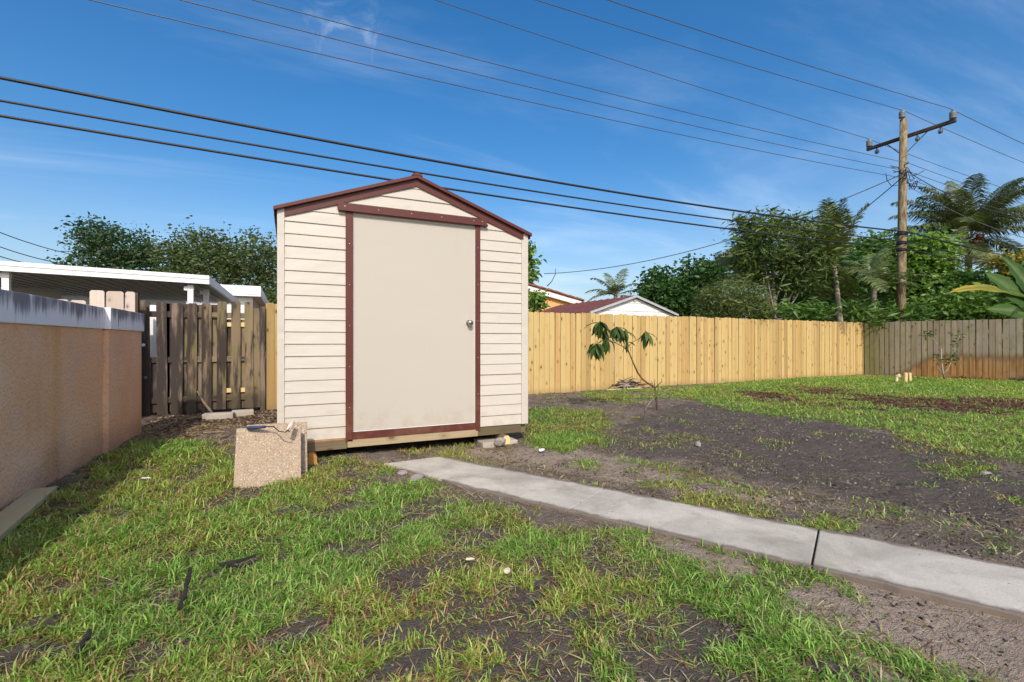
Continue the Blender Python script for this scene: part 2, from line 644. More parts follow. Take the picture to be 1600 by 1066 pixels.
def m_concrete(name, a, b, stain=(0.2, 0.19, 0.17), coarse=False, strip=None):
    t = NT(name)
    p = t.pos()
    c = t.mix(t.ss(t.noise(p, 2.3, 7, 0.65, 0.7), 0.28, 0.68), a, b)
    c = t.mix(t.math('MULTIPLY', t.ss(t.noise(p, 1.5, 8, 0.72, 1.3), 0.48, 0.70), 0.5), c, stain)
    c = t.mix(t.math('MULTIPLY', t.ss(t.noise(p, 95, 4, 0.7), 0.45, 0.7), 0.35), c, tuple(k * 0.62 for k in a))
    sp = t.ss(t.voro(p, 140 if not coarse else 70), 0.2, 0.05)
    c = t.mix(t.math('MULTIPLY', sp, 0.3), c, tuple(k * 0.5 for k in a))
    pit = t.math('MULTIPLY', t.ss(t.voro(p, 9), 0.08, 0.03), 1.0)
    c = t.mix(t.math('MULTIPLY', pit, 0.8), c, (0.05, 0.045, 0.04))
    if strip:
        ox, oy, nx_, ny_, wd_ = strip
        q = t.xyz(p)
        w_ = t.math('ADD', t.math('MULTIPLY', t.math('SUBTRACT', q[0], ox), -nx_), t.math('MULTIPLY', t.math('SUBTRACT', q[1], oy), -ny_))
        e_ = t.math('MINIMUM', w_, t.math('SUBTRACT', wd_, w_))
        e_ = t.math('SUBTRACT', e_, t.math('MULTIPLY', t.noise(p, 5, 6, 0.7), 0.13))
        c = t.mix(t.ss(e_, -0.005, -0.05, 0.0, 0.85), c, (0.13, 0.10, 0.08))
    h = t.math('SUBTRACT', t.noise(p, 60, 6, 0.6), pit)
    return t.fin(c, 0.85, h, 0.35, 0.005, 0.2)


def m_exposed():
    t = NT('pebble_concrete')
    p = t.coord('Object', rnd=5.0)
    vc = t.voro(p, 105, 'Color')
    s = t.xyz(vc)
    c = t.mix(s[0], (0.335, 0.262, 0.19), (0.44, 0.355, 0.265))
    c = t.mix(t.ss(s[1], 0.78, 0.86), c, (0.22, 0.14, 0.10))
    c = t.mix(t.ss(s[2], 0.90, 0.95), c, (0.58, 0.50, 0.40))
    d = t.voro(p, 105)
    c = t.mix(t.ss(d, 0.45, 0.75), c, (0.36, 0.27, 0.19))
    c = t.mix(t.math('MULTIPLY', t.ss(t.noise(p, 4, 4), 0.5, 0.75), 0.4), c, (0.45, 0.33, 0.22))
    return t.fin(c, 0.8, t.math('MULTIPLY', d, -1.0), 0.6, 0.006, 0.2)


def m_leaf(name, trans=0.25, rough=0.45, spec=0.35, tint=(1, 1, 1)):
    t = NT(name)
    a = t.new('ShaderNodeAttribute', attribute_name='Col').outputs['Color']
    n = t.noise(t.pos(), 9, 3)
    c = t.mix(t.math('MULTIPLY', n, 0.35), a, t.mix(1.0, a, (0.55, 0.62, 0.45), 'MULTIPLY'))
    t.put(t.b.inputs['Base Color'], c)
    t.b.inputs['Roughness'].default_value = rough
    t.b.inputs['Specular IOR Level'].default_value = spec
    tr = t.new('ShaderNodeBsdfTranslucent')
    t.l.new(t.mix(1.0, c, (1.25, 1.3, 0.55), 'MULTIPLY'), tr.inputs['Color'])
    mx_ = t.new('ShaderNodeMixShader')
    mx_.inputs[0].default_value = trans
    t.l.new(t.b.outputs[0], mx_.inputs[1])
    t.l.new(tr.outputs[0], mx_.inputs[2])
    t.l.new(mx_.outputs[0], t.out.inputs['Surface'])
    return t.m


def m_bark(name, a, b):
    t = NT(name)
    c0 = t.coord('Object', (14, 14, 3))
    n = t.noise(c0, 1.0, 6, 0.65, 0.6)
    return t.fin(t.mix(t.ss(n, 0.3, 0.7), a, b), 0.85, n, 0.6, 0.02, 0.15)


def m_ground():
    t = NT('yard_soil')
    p = t.pos()
    a = t.new('ShaderNodeAttribute', attribute_name='Col')
    s = t.new('ShaderNodeSeparateColor')
    t.l.new(a.outputs['Color'], s.inputs[0])
    gr, dk, sa, mu = s.outputs[0], s.outputs[1], s.outputs[2], a.outputs['Alpha']
    n1 = t.noise(p, 3.0, 7, 0.65)
    n2 = t.noise(p, 26, 6, 0.65)
    n3 = t.noise(p, 140, 4, 0.6)
    c = t.mix(t.ss(n1, 0.3, 0.7), (0.155, 0.122, 0.100), (0.290, 0.236, 0.196))
    scr = t.noise(t.coord('Object', (1.0, 2.6, 1)), 2.2, 8, 0.7, 1.2)
    dks = t.ss(t.math('ADD', dk, t.math('MULTIPLY', t.math('SUBTRACT', n1, 0.5), 0.9)), 0.35, 0.8)
    c = t.mix(t.math('MULTIPLY', dks, 0.85), c, t.mix(n2, (0.055, 0.046, 0.042), (0.19, 0.162, 0.145)))
    sas = t.ss(t.math('ADD', sa, t.math('MULTIPLY', t.math('SUBTRACT', n1, 0.5), 0.8)), 0.25, 0.7)
    c = t.mix(t.math('MULTIPLY', sas, 0.9), c, t.mix(n2, (0.34, 0.265, 0.21), (0.52, 0.42, 0.34)))
    mus = t.ss(t.math('ADD', mu, t.math('MULTIPLY', t.math('SUBTRACT', n2, 0.5), 0.9)), 0.3, 0.75)
    c = t.mix(t.math('MULTIPLY', mus, 0.9), c, t.mix(n2, (0.04, 0.022, 0.016), (0.13, 0.07, 0.045)))
    grs = t.ss(t.math('ADD', gr, t.math('MULTIPLY', t.math('SUBTRACT', n2, 0.5), 0.7)), 0.25, 0.8)
    c = t.mix(t.math('MULTIPLY', grs, 0.75), c, t.mix(n2, (0.055, 0.055, 0.02), (0.15, 0.135, 0.055)))
    c = t.mix(t.math('MULTIPLY', t.ss(n3, 0.55, 0.8), 0.4), c, t.mix(1.0, c, (0.45, 0.43, 0.42), 'MULTIPLY'))
    c = t.mix(t.math('MULTIPLY', t.ss(t.noise(p, 210, 2), 0.68, 0.8), 0.35), c, (0.42, 0.37, 0.31))
    c = t.mix(t.math('MULTIPLY', t.math('MULTIPLY', t.ss(scr, 0.44, 0.33), 0.45), t.math('SUBTRACT', 1.0, t.math('MULTIPLY', sas, 0.7))), c, (0.040, 0.034, 0.033))
    c = t.mix(t.math('MULTIPLY', t.ss(scr, 0.60, 0.72), 0.35), c, (0.30, 0.255, 0.225))
    h = t.math('ADD', t.math('MULTIPLY', n2, 1.0), t.math('MULTIPLY', n3, 0.4))
    h = t.math('ADD', h, t.math('MULTIPLY', scr, 1.2))
    return t.fin(c, 0.95, h, 1.0, 0.05, 0.1)


M = dict(
    siding=m_siding('cream_siding', (0.538, 0.494, 0.434), 0.45),
    door=m_siding('cream_door', (0.470, 0.435, 0.378), 0.0, 0.12),
    trim=m_trim(),
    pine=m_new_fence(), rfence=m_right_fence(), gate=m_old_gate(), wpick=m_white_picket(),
    stucco=m_stucco(), cap=m_cap(),
    path=m_concrete('path_concrete', (0.34, 0.312, 0.265), (0.53, 0.49, 0.425), (0.18, 0.155, 0.125), strip=(1.36, 4.53, 0.872, 0.49, 0.60)),
    block=m_concrete('block_concrete', (0.36, 0.32, 0.26), (0.48, 0.43, 0.36), coarse=True),
    paver=m_exposed(),
    chrome=m_plain('brushed_chrome', (0.55, 0.52, 0.48), 0.18, 0.05, 5, 1.0),
    screw=m_plain('screw_steel', (0.5, 0.4, 0.35), 0.35, 0.1, 20, 0.6),
    white=m_plain('white_aluminium', (0.78, 0.78, 0.77), 0.45, 0.06, 3),
    soffit=m_plain('grey_soffit', (0.30, 0.305, 0.31), 0.6, 0.15, 3),
    plastic=m_plain('white_plastic', (0.8, 0.8, 0.8), 0.5, 0.08, 30),
    black=m_plain('black_rubber', (0.018, 0.018, 0.02), 0.55, 0.3, 10),
    wire=m_plain('grey_wire', (0.075, 0.08, 0.09), 0.5, 0.3, 10),
    blue=m_plain('navy_grip', (0.025, 0.045, 0.11), 0.5, 0.2, 20),
    pink=m_plain('pale_nap', (0.66, 0.52, 0.45), 0.9, 0.1, 60, bs=0.6),
    ceram=m_plain('grey_ceramic', (0.15, 0.16, 0.165), 0.55, 0.15, 20),
    stone=m_plain('white_stone', (0.66, 0.58, 0.50), 0.9, 0.25, 40, bs=0.5),
    grstone=m_plain('grey_stone', (0.27, 0.24, 0.22), 0.9, 0.3, 30, bs=0.6),
    yellow=m_plain('yellow_stucco', (0.72, 0.40, 0.15), 0.85, 0.06, 4),
    wsiding=m_plain('white_siding', (0.82, 0.82, 0.81), 0.5, 0.04, 3),
    redroof=m_plain('red_metal_roof', (0.15, 0.052, 0.042), 0.55, 0.3, 5),
    tile=m_plain('clay_tile', (0.22, 0.085, 0.05), 0.75, 0.5, 9, bs=0.4),
    gtrim=m_plain('grey_trim', (0.42, 0.43, 0.44), 0.5, 0.1, 4),
    bark=m_plain('black_bark', (0.022, 0.018, 0.016), 0.85, 0.5, 40, bs=0.8),
    bark2=m_bark('brown_bark', (0.10, 0.07, 0.05), (0.24, 0.19, 0.14)),
    bark3=m_bark('pale_bark', (0.20, 0.17, 0.13), (0.40, 0.35, 0.28)),
    pole=m_bark('pole_timber', (0.11, 0.075, 0.040), (0.34, 0.27, 0.165)),
    arm=m_bark('crossarm_timber', (0.035, 0.025, 0.02), (0.10, 0.075, 0.06)),
    twig=m_bark('twig_bark', (0.06, 0.038, 0.026), (0.17, 0.115, 0.08)),
    leaf=m_leaf('tree_leaf', 0.36, 0.42, 0.4), grass=m_leaf('grass_blade', 0.38, 0.5, 0.25), palm=m_leaf('palm_leaflet', 0.22, 0.38, 0.5),
    banana=m_leaf('banana_blade', 0.32, 0.5, 0.28), straw=m_leaf('dead_straw', 0.1, 0.8, 0.1),
    ground=m_ground(),
)
t_, c_, g_ = m_wood('beam_timber', (0.115, 0.085, 0.052), (0.22, 0.17, 0.11), (0.055, 0.038, 0.025), knot=(0.04, 0.025, 0.015), green=0.25)
M['beam'] = t_.fin(c_, 0.85, g_, 0.4, 0.004, 0.15)
t_, c_, g_ = m_wood('board_timber', (0.68, 0.58, 0.33), (0.78, 0.69, 0.44), (0.50, 0.40, 0.21), knot=(0.18, 0.12, 0.06), green=0.1)
M['board'] = t_.fin(c_, 0.8, g_, 0.35, 0.003, 0.2)
t_, c_, g_ = m_wood('stake_timber', (0.62, 0.45, 0.20), (0.74, 0.58, 0.31), (0.45, 0.29, 0.12), knots=False)
M['stake'] = t_.fin(c_, 0.8, g_, 0.2, 0.003, 0.2)
t_, c_, g_ = m_wood('sill_timber', (0.33, 0.25, 0.15), (0.44, 0.35, 0.22), (0.20, 0.14, 0.085), knot=(0.16, 0.08, 0.03), green=0.15)
M['sill'] = t_.fin(c_, 0.8, g_, 0.35, 0.003, 0.2)
M['skid'] = m_plain('orange_timber_end', (0.46, 0.21, 0.055), 0.8, 0.35, 25, bs=0.4)

# ------------------------------------------------------------------ ground
LA = [(G(px, py).x, G(px, py).y) for px, py in [(90, 770), (180, 705), (225, 690), (330, 690), (375, 740), (480, 735), (505, 716), (560, 724), (610, 748), (700, 778), (800, 815), (900, 832), (1000, 858), (1080, 895), (1180, 935), (1300, 1003), (1440, 1062), (1500, 1200)]] + [(0.9, 0.2), (-1.72, 0.2), (-1.72, 4.3)]


def GP(pts):
    return [(G(x, y).x, G(x, y).y) for x, y in pts]


LB = GP([(815, 692), (815, 640), (870, 638), (940, 646), (965, 662), (935, 690), (880, 704), (840, 702)])
LC = GP([(890, 616), (960, 606), (1060, 602), (1110, 606), (1070, 622), (1000, 632), (930, 627)])
LD = GP([(1040, 608), (1150, 598), (1250, 590), (1350, 586.5), (1420, 589), (1600, 596), (1900, 618), (1900, 775), (1600, 722), (1520, 707), (1450, 693), (1400, 674), (1330, 664), (1230, 650), (1150, 642), (1080, 626)])
LE = GP([(900, 722), (960, 716), (1100, 735), (1250, 762), (1400, 785), (1540, 818), (1490, 842), (1350, 822), (1200, 797), (1050, 772), (950, 752)])
LF = GP([(1450, 725), (1600, 722), (1800, 780), (1640, 810), (1530, 770)])
LG = GP([(550, 720), (620, 735), (760, 790), (900, 832), (1000, 830), (1280, 890), (1310, 985), (1180, 930), (1000, 855), (800, 820)])
DK = GP([(930, 690), (1000, 650), (1080, 630), (1200, 648), (1330, 666), (1450, 694), (1560, 732), (1650, 770), (1650, 860), (1450, 800), (1250, 770), (1080, 722), (980, 712)])
SA = GP([(1010, 838), (1280, 892), (1620, 972), (1800, 1300), (1500, 1100), (1300, 1006), (1100, 902)])
SB = GP([(590, 716), (700, 705), (840, 690), (1000, 720), (1200, 770), (1300, 812), (1000, 766), (760, 722)])
MU = GP([(1130, 613), (1200, 606), (1290, 604), (1350, 613), (1450, 622), (1600, 624), (1800, 632), (1800, 664), (1600, 648), (1480, 643), (1380, 640), (1300, 637), (1220, 630)])
MB_ = GP([(222, 684), (222, 640), (440, 630), (440, 690), (380, 668), (330, 676), (290, 694)])
PATH_DIR = Vector((0.49, -0.872)).normalized()
PATH_N = Vector((-PATH_DIR.y, PATH_DIR.x))           # towards the far edge
PA, PB = Vector((0.83, 4.52)), Vector((1.36, 4.53))


def pl(s_, w_):
    o = Vector((1.36, 4.53)) + PATH_DIR * s_
    return o - PATH_N * w_


PATH_POLY = [tuple(pl(0, 0)), tuple(pl(8.5, 0)), tuple(pl(8.5, 0.60)), tuple(pl(0.9, 0.60)), (0.80, 4.50)]
SHED_POLY = [(-0.05, 5.02), (2.46, 5.02), (2.46, 7.3), (-0.05, 7.3)]


def ground_z(x, y):
    near = np.exp(-((x - 2) ** 2 + (y - 4) ** 2) / 120.0)
    z = (fbm(x, y, 0.9, 3, 4) - 0.5) * 0.08 + (fbm(x, y, 4.0, 5, 4) - 0.5) * 0.05 + (fbm(x, y, 12.0, 15, 3) - 0.5) * 0.030
    pd = poly_sd(x, y, PATH_POLY)
    flat = sst(-pd, 0.0, 0.5)
    z = z * (0.25 + 0.75 * flat) * near
    # soil banked a little against the far edge of the path
    return z + 0.006 * (1 - flat) * (fbm(x, y, 7.0, 61, 3) * 2.2 - 0.6)


TORN = [(G(px, py).x, G(px, py).y, R(a), rx, ry) for px, py, a, rx, ry in [
    (282, 870, 15, 0.16, 0.045), (372, 878, 25, 0.17, 0.05), (155, 802, 5, 0.14, 0.035), (212, 862, 0, 0.07, 0.03), (245, 808, 20, 0.10, 0.03),
    (130, 1012, 40, 0.10, 0.035), (40, 1016, 5, 0.12, 0.03), (230, 955, 30, 0.14, 0.03), (165, 920, 40, 0.08, 0.03), (445, 838, 10, 0.14, 0.035),
    (460, 990, 10, 0.16, 0.05), (640, 900, 5, 0.14, 0.05), (560, 860, 10, 0.16, 0.05), (610, 990, 15, 0.13, 0.05), (710, 890, 0, 0.14, 0.04), (630, 1045, 20, 0.12, 0.05),
    (760, 980, 10, 0.12, 0.05), (820, 900, 0, 0.10, 0.04), (540, 770, 5, 0.16, 0.06), (760, 1050, 0, 0.12, 0.04), (905, 960, 20, 0.12, 0.05), (865, 1005, 0, 0.08, 0.04), (985, 930, 10, 0.10, 0.05), (690, 800, 0, 0.18, 0.06)]]


def masks(x, y):
    n = fbm(x, y, 1.6, 21, 5) - 0.5
    n2 = fbm(x, y, 4.5, 33, 4) - 0.5

    def soft(poly, w=0.18, amp=0.55):
        return sst(poly_sd(x, y, poly) + n * amp + n2 * 0.25, -w, w)
    patch = fbm(x, y, 2.6, 41, 4)
    bare = sst(fbm(x, y, 3.3, 41, 4), 0.455, 0.555)
    lw = sst(x, -0.5, 1.2)                         # the lawn by the wall is thick, thinner towards the path
    la = soft(LA, 0.15, 0.5) * (1 - lw * 0.92 * (1 - bare)) * (1 - 0.8 * (1 - sst(fbm(x, y, 4.2, 63, 3), 0.33, 0.41)))
    for (cx_, cy_, a_, rx_, ry_) in TORN:
        ca, sa_ = math.cos(a_), math.sin(a_)
        u, v = ((x - cx_) * ca + (y - cy_) * sa_) / rx_, (-(x - cx_) * sa_ + (y - cy_) * ca) / ry_
        la = la * (1 - 0.95 * sst(1.15 - np.sqrt(u * u + v * v) + n2 * 1.3, 0.0, 0.3))
    g = la
    g = np.maximum(g, soft(LB, 0.12, 0.3))
    g = np.maximum(g, soft(LC, 0.3, 0.8) * sst(patch, 0.36, 0.52))
    mu1 = soft(MU, 0.35, 1.0)
    g = np.maximum(g, soft(LD, 0.25, 0.9) * (1 - 0.92 * mu1 * (1 - sst(fbm(x, y, 1.3, 71, 4), 0.50, 0.64))))
    g = np.maximum(g, soft(LE, 0.15, 0.5) * sst(fbm(x, y, 4.0, 45, 4), 0.50, 0.62) * 0.32)
    g = np.maximum(g, soft(LF, 0.2, 0.6) * sst(patch, 0.42, 0.55) * 0.9)
    g = np.maximum(g, soft(LG, 0.12, 0.3) * sst(patch, 0.48, 0.6) * 0.7)
    # stray tufts on the bare soil
    g = np.maximum(g, 0.45 * sst(fbm(x, y, 3.2, 91, 4), 0.58, 0.68) * (x > 1.0) * sst(-poly_sd(x, y, SA), 0, 0.3))
    dk = np.maximum(soft(DK, 0.3, 0.9), 0.95 * soft(LA, 0.2, 0.5))
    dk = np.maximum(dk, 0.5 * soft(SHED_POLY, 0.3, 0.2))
    sa = np.maximum(soft(SA, 0.25, 0.4), 0.55 * soft(SB, 0.15, 0.3))
    mu = np.maximum(mu1 * 0.9, soft(MB_, 0.25, 0.4))
    far = (x < -3) | (x > 24) | (y > 10.6)
    g = np.where(far, 0.8, g)
    block = np.maximum(sst(poly_sd(x, y, PATH_POLY), -0.02, 0.01), sst(poly_sd(x, y, SHED_POLY), -0.02, 0.02))
    g = g * (1 - block)
    return np.clip(g, 0, 1), np.clip(dk, 0, 1), np.clip(sa, 0, 1), np.clip(mu, 0, 1)


def spaced(lst):
    out = []
    for a, b, st in lst:
        out += list(np.arange(a, b, st))
    return np.array(out + [lst[-1][1]])


gx = spaced([(-600, -100, 100), (-100, -20, 16), (-20, -4, 2), (-4, -2, 0.2), (-2, 6.5, 0.035), (6.5, 21, 0.09), (21, 30, 1), (30, 100, 14), (100, 600, 100)])
gy = spaced([(-300, -20, 56), (-20, -2, 3), (-2, 0.6, 0.2), (0.6, 6.5, 0.035), (6.5, 11, 0.06), (11, 20, 0.9), (20, 100, 16), (100, 900, 100)])
GX, GY = np.meshgrid(gx, gy)
x, y = GX.ravel(), GY.ravel()
gcol = np.stack(masks(x, y), 1)
gv = np.stack([x, y, ground_z(x, y)], 1)
nx, ny = len(gx), len(gy)
ii = (np.arange(ny - 1)[:, None] * nx + np.arange(nx - 1)[None, :]).ravel()
gq = np.stack([ii, ii + 1, ii + nx + 1, ii + nx], 1)
gm = np_mesh('ground', gv, None, M['ground'], gcol, gq)
gm.shade_smooth()
go = inst('ground', gm)
tag(go, kind='structure')


def gz1(x, y):
    return float(ground_z(np.array([x]), np.array([y]))[0])


# ------------------------------------------------------------------ path of four slabs
path = thing('path', None, None, kind='structure')
joints = [0.0, 1.72, 3.10, 4.5, 8.5]
gaps = [0.0, 0.002, 0.0055, 0.002, 0.0]
for i in range(4):
    a, b = joints[i] + gaps[i], joints[i + 1] - gaps[i + 1]
    top = 0.026 + (0.005 if i == 2 else 0.0)
    if i == 0:
        poly = [(1.36, 4.53), tuple(pl(b, 0)), tuple(pl(b, 0.60)), tuple(pl(0.75, 0.60)), (0.98, 4.20), (0.80, 4.50)]
    else:
        poly = [tuple(pl(a, 0)), tuple(pl(b, 0)), tuple(pl(b, 0.60)), tuple(pl(a, 0.60))]
    edge = []
    rj = random.Random(i + 40)
    for k in range(len(poly)):
        p, q = Vector(poly[k]), Vector(poly[(k + 1) % len(poly)])
        nrm = Vector((-(q - p).y, (q - p).x)).normalized()
        nseg = max(1, int((q - p).length / 0.055))
        for j in range(nseg):
            joint_edge = k == 1 or (i > 0 and k == 3)
            w_ = rj.gauss(0, 0.0022) if j and not joint_edge else 0.0
            if j and not joint_edge and rj.random() < 0.05:
                w_ += rj.uniform(0.004, 0.012) * (1 if nrm.dot(Vector((sum(a_[0] for a_ in poly) / len(poly), sum(a_[1] for a_ in poly) / len(poly))) - p) > 0 else -1)
            v_ = p.lerp(q, j / nseg) + nrm * w_
            edge.append((v_.x, v_.y, top))
    m = MB().prism(list(reversed(edge)), (0, 0, -0.10))
    m.build('concrete_slab', M['path'], path, bevel=0.006)

# ------------------------------------------------------------------ garden wall
wall = thing('garden_wall', 'peach stucco garden wall with a mould streaked white cap', 'wall', (-1.82, 3, 0))
X0, X1 = -0.1, 0.1
MB().box((X0, -6, -0.15), (X1, 3.22, 1.27)).build('wall_body', M['stucco'], wall)
MB().box((X0 - 0.045, 3.222, -0.15), (X1 + 0.048, 4.44, 1.268)).build('pilaster', M['stucco'], wall)
MB().box((X0 - 0.02, -6, 1.272), (X1 + 0.022, 3.195, 1.49)).build('wall_cap', M['cap'], wall, bevel=0.006)
MB().box((X0 - 0.065, 3.2, 1.271), (X1 + 0.072, 4.465, 1.494)).build('pilaster_cap', M['cap'], wall, bevel=0.006)

# ------------------------------------------------------------------ shed
SX0, SX1, FY, BY, ZB = -0.093, 2.504, 4.95, 7.35, 0.205
EAVE, PEAK, CXS = 2.335, 2.765, 1.2055
shed = thing('garden_shed', 'cream metal garden shed with maroon trim and a wide door', 'shed', (CXS, 6.1, 0))
off = -Vector((CXS, 6.1, 0))


def SH(m):
    m.v = [tuple(Vector(v) + off) for v in m.v]
    return m


def roofline(xx):
    return PEAK - abs(xx - CXS) * (PEAK - EAVE) / 1.2355


def clip(poly, a, b, c):
    out = []
    for i in range(len(poly)):
        p, q = poly[i], poly[(i + 1) % len(poly)]
        dp, dq = a * p[0] + b * p[1] + c, a * q[0] + b * q[1] + c
        if dp >= 0:
            out.append(p)
        if dp * dq < 0:
            t = dp / (dp - dq)
            out.append((p[0] + (q[0] - p[0]) * t, p[1] + (q[1] - p[1]) * t))
    return out


PITCH = 0.1148
SL = (PEAK - EAVE) / 1.2355


def front_plank(x0, x1, z0, seed):
    rr = random.Random(seed)
    z1 = z0 + PITCH
    poly = [(x0, z0), (x1, z0), (x1, z1), (x0, z1)]
    poly = clip(poly, SL, -1, PEAK + 0.03 - SL * CXS)
    poly = clip(poly, -SL, -1, PEAK + 0.03 + SL * CXS)
    if len(poly) < 3:
        return
    j = rr.uniform(-0.0015, 0.0015)
    fr = [Vector((px, FY - 0.016 + j + (pz - z0) / PITCH * 0.011, pz)) for px, pz in poly]
    bk = [Vector((px, FY + 0.004, pz)) for px, pz in poly]
    n = len(fr)
    m = MB()
    m.add(fr + bk, [tuple(range(n)), tuple(range(2 * n - 1, n - 1, -1))] + [((i + 1) % n, i, i + n, (i + 1) % n + n) for i in range(n)])
    SH(m).build('siding_plank', M['siding'], shed)


for i in range(23):
    z0 = ZB + i * PITCH
    if z0 < 2.38:
        front_plank(-0.032, 0.53, z0, i)
        front_plank(1.89, 2.42, z0, i + 50)
    else:
        front_plank(-0.032, 2.42, z0, i)
# side and back planks share one mesh each
sp = MB().add([(-0.014, 0, 0), (0.004, 0, 0), (0.004, 0, PITCH), (-0.003, 0, PITCH), (-0.014, 2.32, 0), (0.004, 2.32, 0), (0.004, 2.32, PITCH), (-0.003, 2.32, PITCH)],
              [(0, 1, 2, 3), (7, 6, 5, 4), (0, 4, 5, 1), (1, 5, 6, 2), (2, 6, 7, 3), (3, 7, 4, 0)]).mesh('side_plank', M['siding'])
for i in range(18):
    inst('siding_plank', sp, shed, Vector((SX0 + 0.014, FY + 0.04, ZB + i * PITCH)) + off)
    inst('siding_plank', sp, shed, Vector((SX1 - 0.014, BY - 0.04, ZB + i * PITCH)) + off, (0, 0, math.pi))
SH(MB().prism([(SX0 + 0.03, BY, ZB), (SX1 - 0.03, BY, ZB), (SX1 - 0.03, BY, EAVE), (CXS, BY, PEAK), (SX0 + 0.03, BY, EAVE)], (0, -0.02, 0))).build('back_wall', M['siding'], shed)
for xa, xb in ((SX0, -0.031), (2.421, SX1)):
    SH(MB().box((xa, FY - 0.022, ZB - 0.005), (xb, FY + 0.04, EAVE + 0.045))).build('corner_post', M['siding'], shed, bevel=0.004)
    SH(MB().box((xa, BY - 0.04, ZB - 0.005), (xb, BY + 0.022, EAVE + 0.02))).build('corner_post', M['siding'], shed, bevel=0.004)
# door and its frame
d = SH(MB().box((0.582, FY - 0.006, 0.262), (1.850, FY + 0.03, 2.404))).build('door', M['door'], shed, bevel=0.003)
SH(MB().box((0.5775, FY - 0.012, 0.262), (0.5815, FY + 0.02, 2.404)).box((1.8505, FY - 0.012, 0.262), (1.8555, FY + 0.02, 2.404)).box((0.5775, FY - 0.010, 0.2565), (1.8555, FY + 0.02, 0.2615))).build('door_edge', M['white'], d)
kx, kz = 1.787, 1.345
kn = SH(MB().lathe([(0.0, -0.075), (0.020, -0.074), (0.029, -0.062), (0.030, -0.048), (0.022, -0.034), (0.012, -0.026), (0.012, -0.012), (0.033, -0.010), (0.034, -0.002)], (kx, FY - 0.005, kz), 'Y', 20)).build('door_knob', M['chrome'], d, smooth=True)
SH(MB().box((0.508, FY - 0.030, 0.165), (0.577, FY + 0.02, 2.411))).build('door_jamb', M['trim'], shed, bevel=0.003)
SH(MB().box((1.856, FY - 0.030, 0.165), (1.912, FY + 0.02, 2.411))).build('door_jamb', M['trim'], shed, bevel=0.003)
SH(MB().box((0.578, FY - 0.026, 0.190), (1.855, FY + 0.02, 0.2560)).box((0.578, FY - 0.034, 0.186), (1.855, FY - 0.0265, 0.212))).build('door_sill', M['trim'], shed)
SH(MB().box((0.431, FY - 0.042, 2.432), (1.987, FY - 0.017, 2.489)).box((0.437, FY - 0.060, 2.411), (1.993, FY - 0.017, 2.4315))).build('door_track', M['trim'], shed, bevel=0.004)
sc = MB()
for sx in (0.50, 0.82, 1.15, 1.47, 1.83, 1.93):
    sc.lathe([(0.0, -0.004), (0.005, -0.003), (0.006, 0)], (sx, FY - 0.042, 2.458), 'Y', 8)
for sz in (0.5, 0.9, 1.3, 1.7, 2.1):
    sc.lathe([(0.0, -0.004), (0.004, -0.003), (0.005, 0)], (0.543, FY - 0.030, sz), 'Y', 8)
    sc.lathe([(0.0, -0.004), (0.004, -0.003), (0.005, 0)], (1.884, FY - 0.030, sz + 0.07), 'Y', 8)
so_ = SH(sc).build('screws', M['screw'], shed)
so_['kind'] = 'stuff'
# roof: two slopes, their front lip, the gable trim and the ridge cap
EX = 1.325
ez, pz_ = EAVE + 0.052, PEAK + 0.100


def slope_prism(sgn, y0, y1, lo, hi, x_out=EX, x_in=0.0, dz=0.0):
    """strip under the roof line between lo and hi metres below the roof's top"""
    k = (pz_ - ez) / EX
    pts = []
    for xx, zz in ((x_in, lo), (x_out, lo), (x_out, hi), (x_in, hi)):
        pts.append((CXS + sgn * xx, y0, pz_ - k * xx - zz))
    return MB().prism(pts, (0, y1 - y0, 0))


for sg in (-1, 1):
    m = slope_prism(sg, FY - 0.02, BY + 0.05, 0.002, 0.022)
    for r_ in range(8):
        yy = FY + 0.15 + r_ * 0.32
        k = (pz_ - ez) / EX
        m.prism([(CXS + sg * 0.05, yy, pz_ - k * 0.05 - 0.004), (CXS + sg * EX, yy, ez - 0.004), (CXS + sg * EX, yy, ez + 0.018), (CXS + sg * 0.05, yy, pz_ - k * 0.05 + 0.018)], (0, 0.03, 0))
    SH(m).build('roof_panel', M['trim'], shed)
    SH(slope_prism(sg, FY - 0.062, FY - 0.0205, 0.0, 0.036, EX + 0.004)).build('roof_edge', M['trim'], shed, bevel=0.004)
    SH(slope_prism(sg, FY - 0.026, FY - 0.018, 0.036, 0.112, 1.236)).build('gable_trim', M['trim'], shed)
    SH(MB().box((CXS + sg * (EX - 0.003) - 0.004, FY - 0.02, ez - 0.06), (CXS + sg * (EX - 0.003) + 0.004, BY + 0.05, ez - 0.021))).build('eave_trim', M['trim'], shed)
SH(MB().prism([(CXS - 0.055, FY - 0.066, pz_ - 0.012), (CXS + 0.055, FY - 0.066, pz_ - 0.012), (CXS + 0.045, FY - 0.066, pz_ + 0.006), (CXS, FY - 0.066, pz_ + 0.018), (CXS - 0.045, FY - 0.066, pz_ + 0.006)], (0, BY - FY + 0.13, 0))).build('ridge_cap', M['trim'], shed)
# floor frame, front beam, skids
SH(MB().box((SX0 + 0.02, FY + 0.025, 0.10), (SX1 - 0.02, BY - 0.01, 0.195))).build('floor_frame', M['beam'], shed)
bm_ = MB().box((-0.02, -0.02, 0), (0.02, 0.02, 1)).mesh('front_beam', M['beam'])


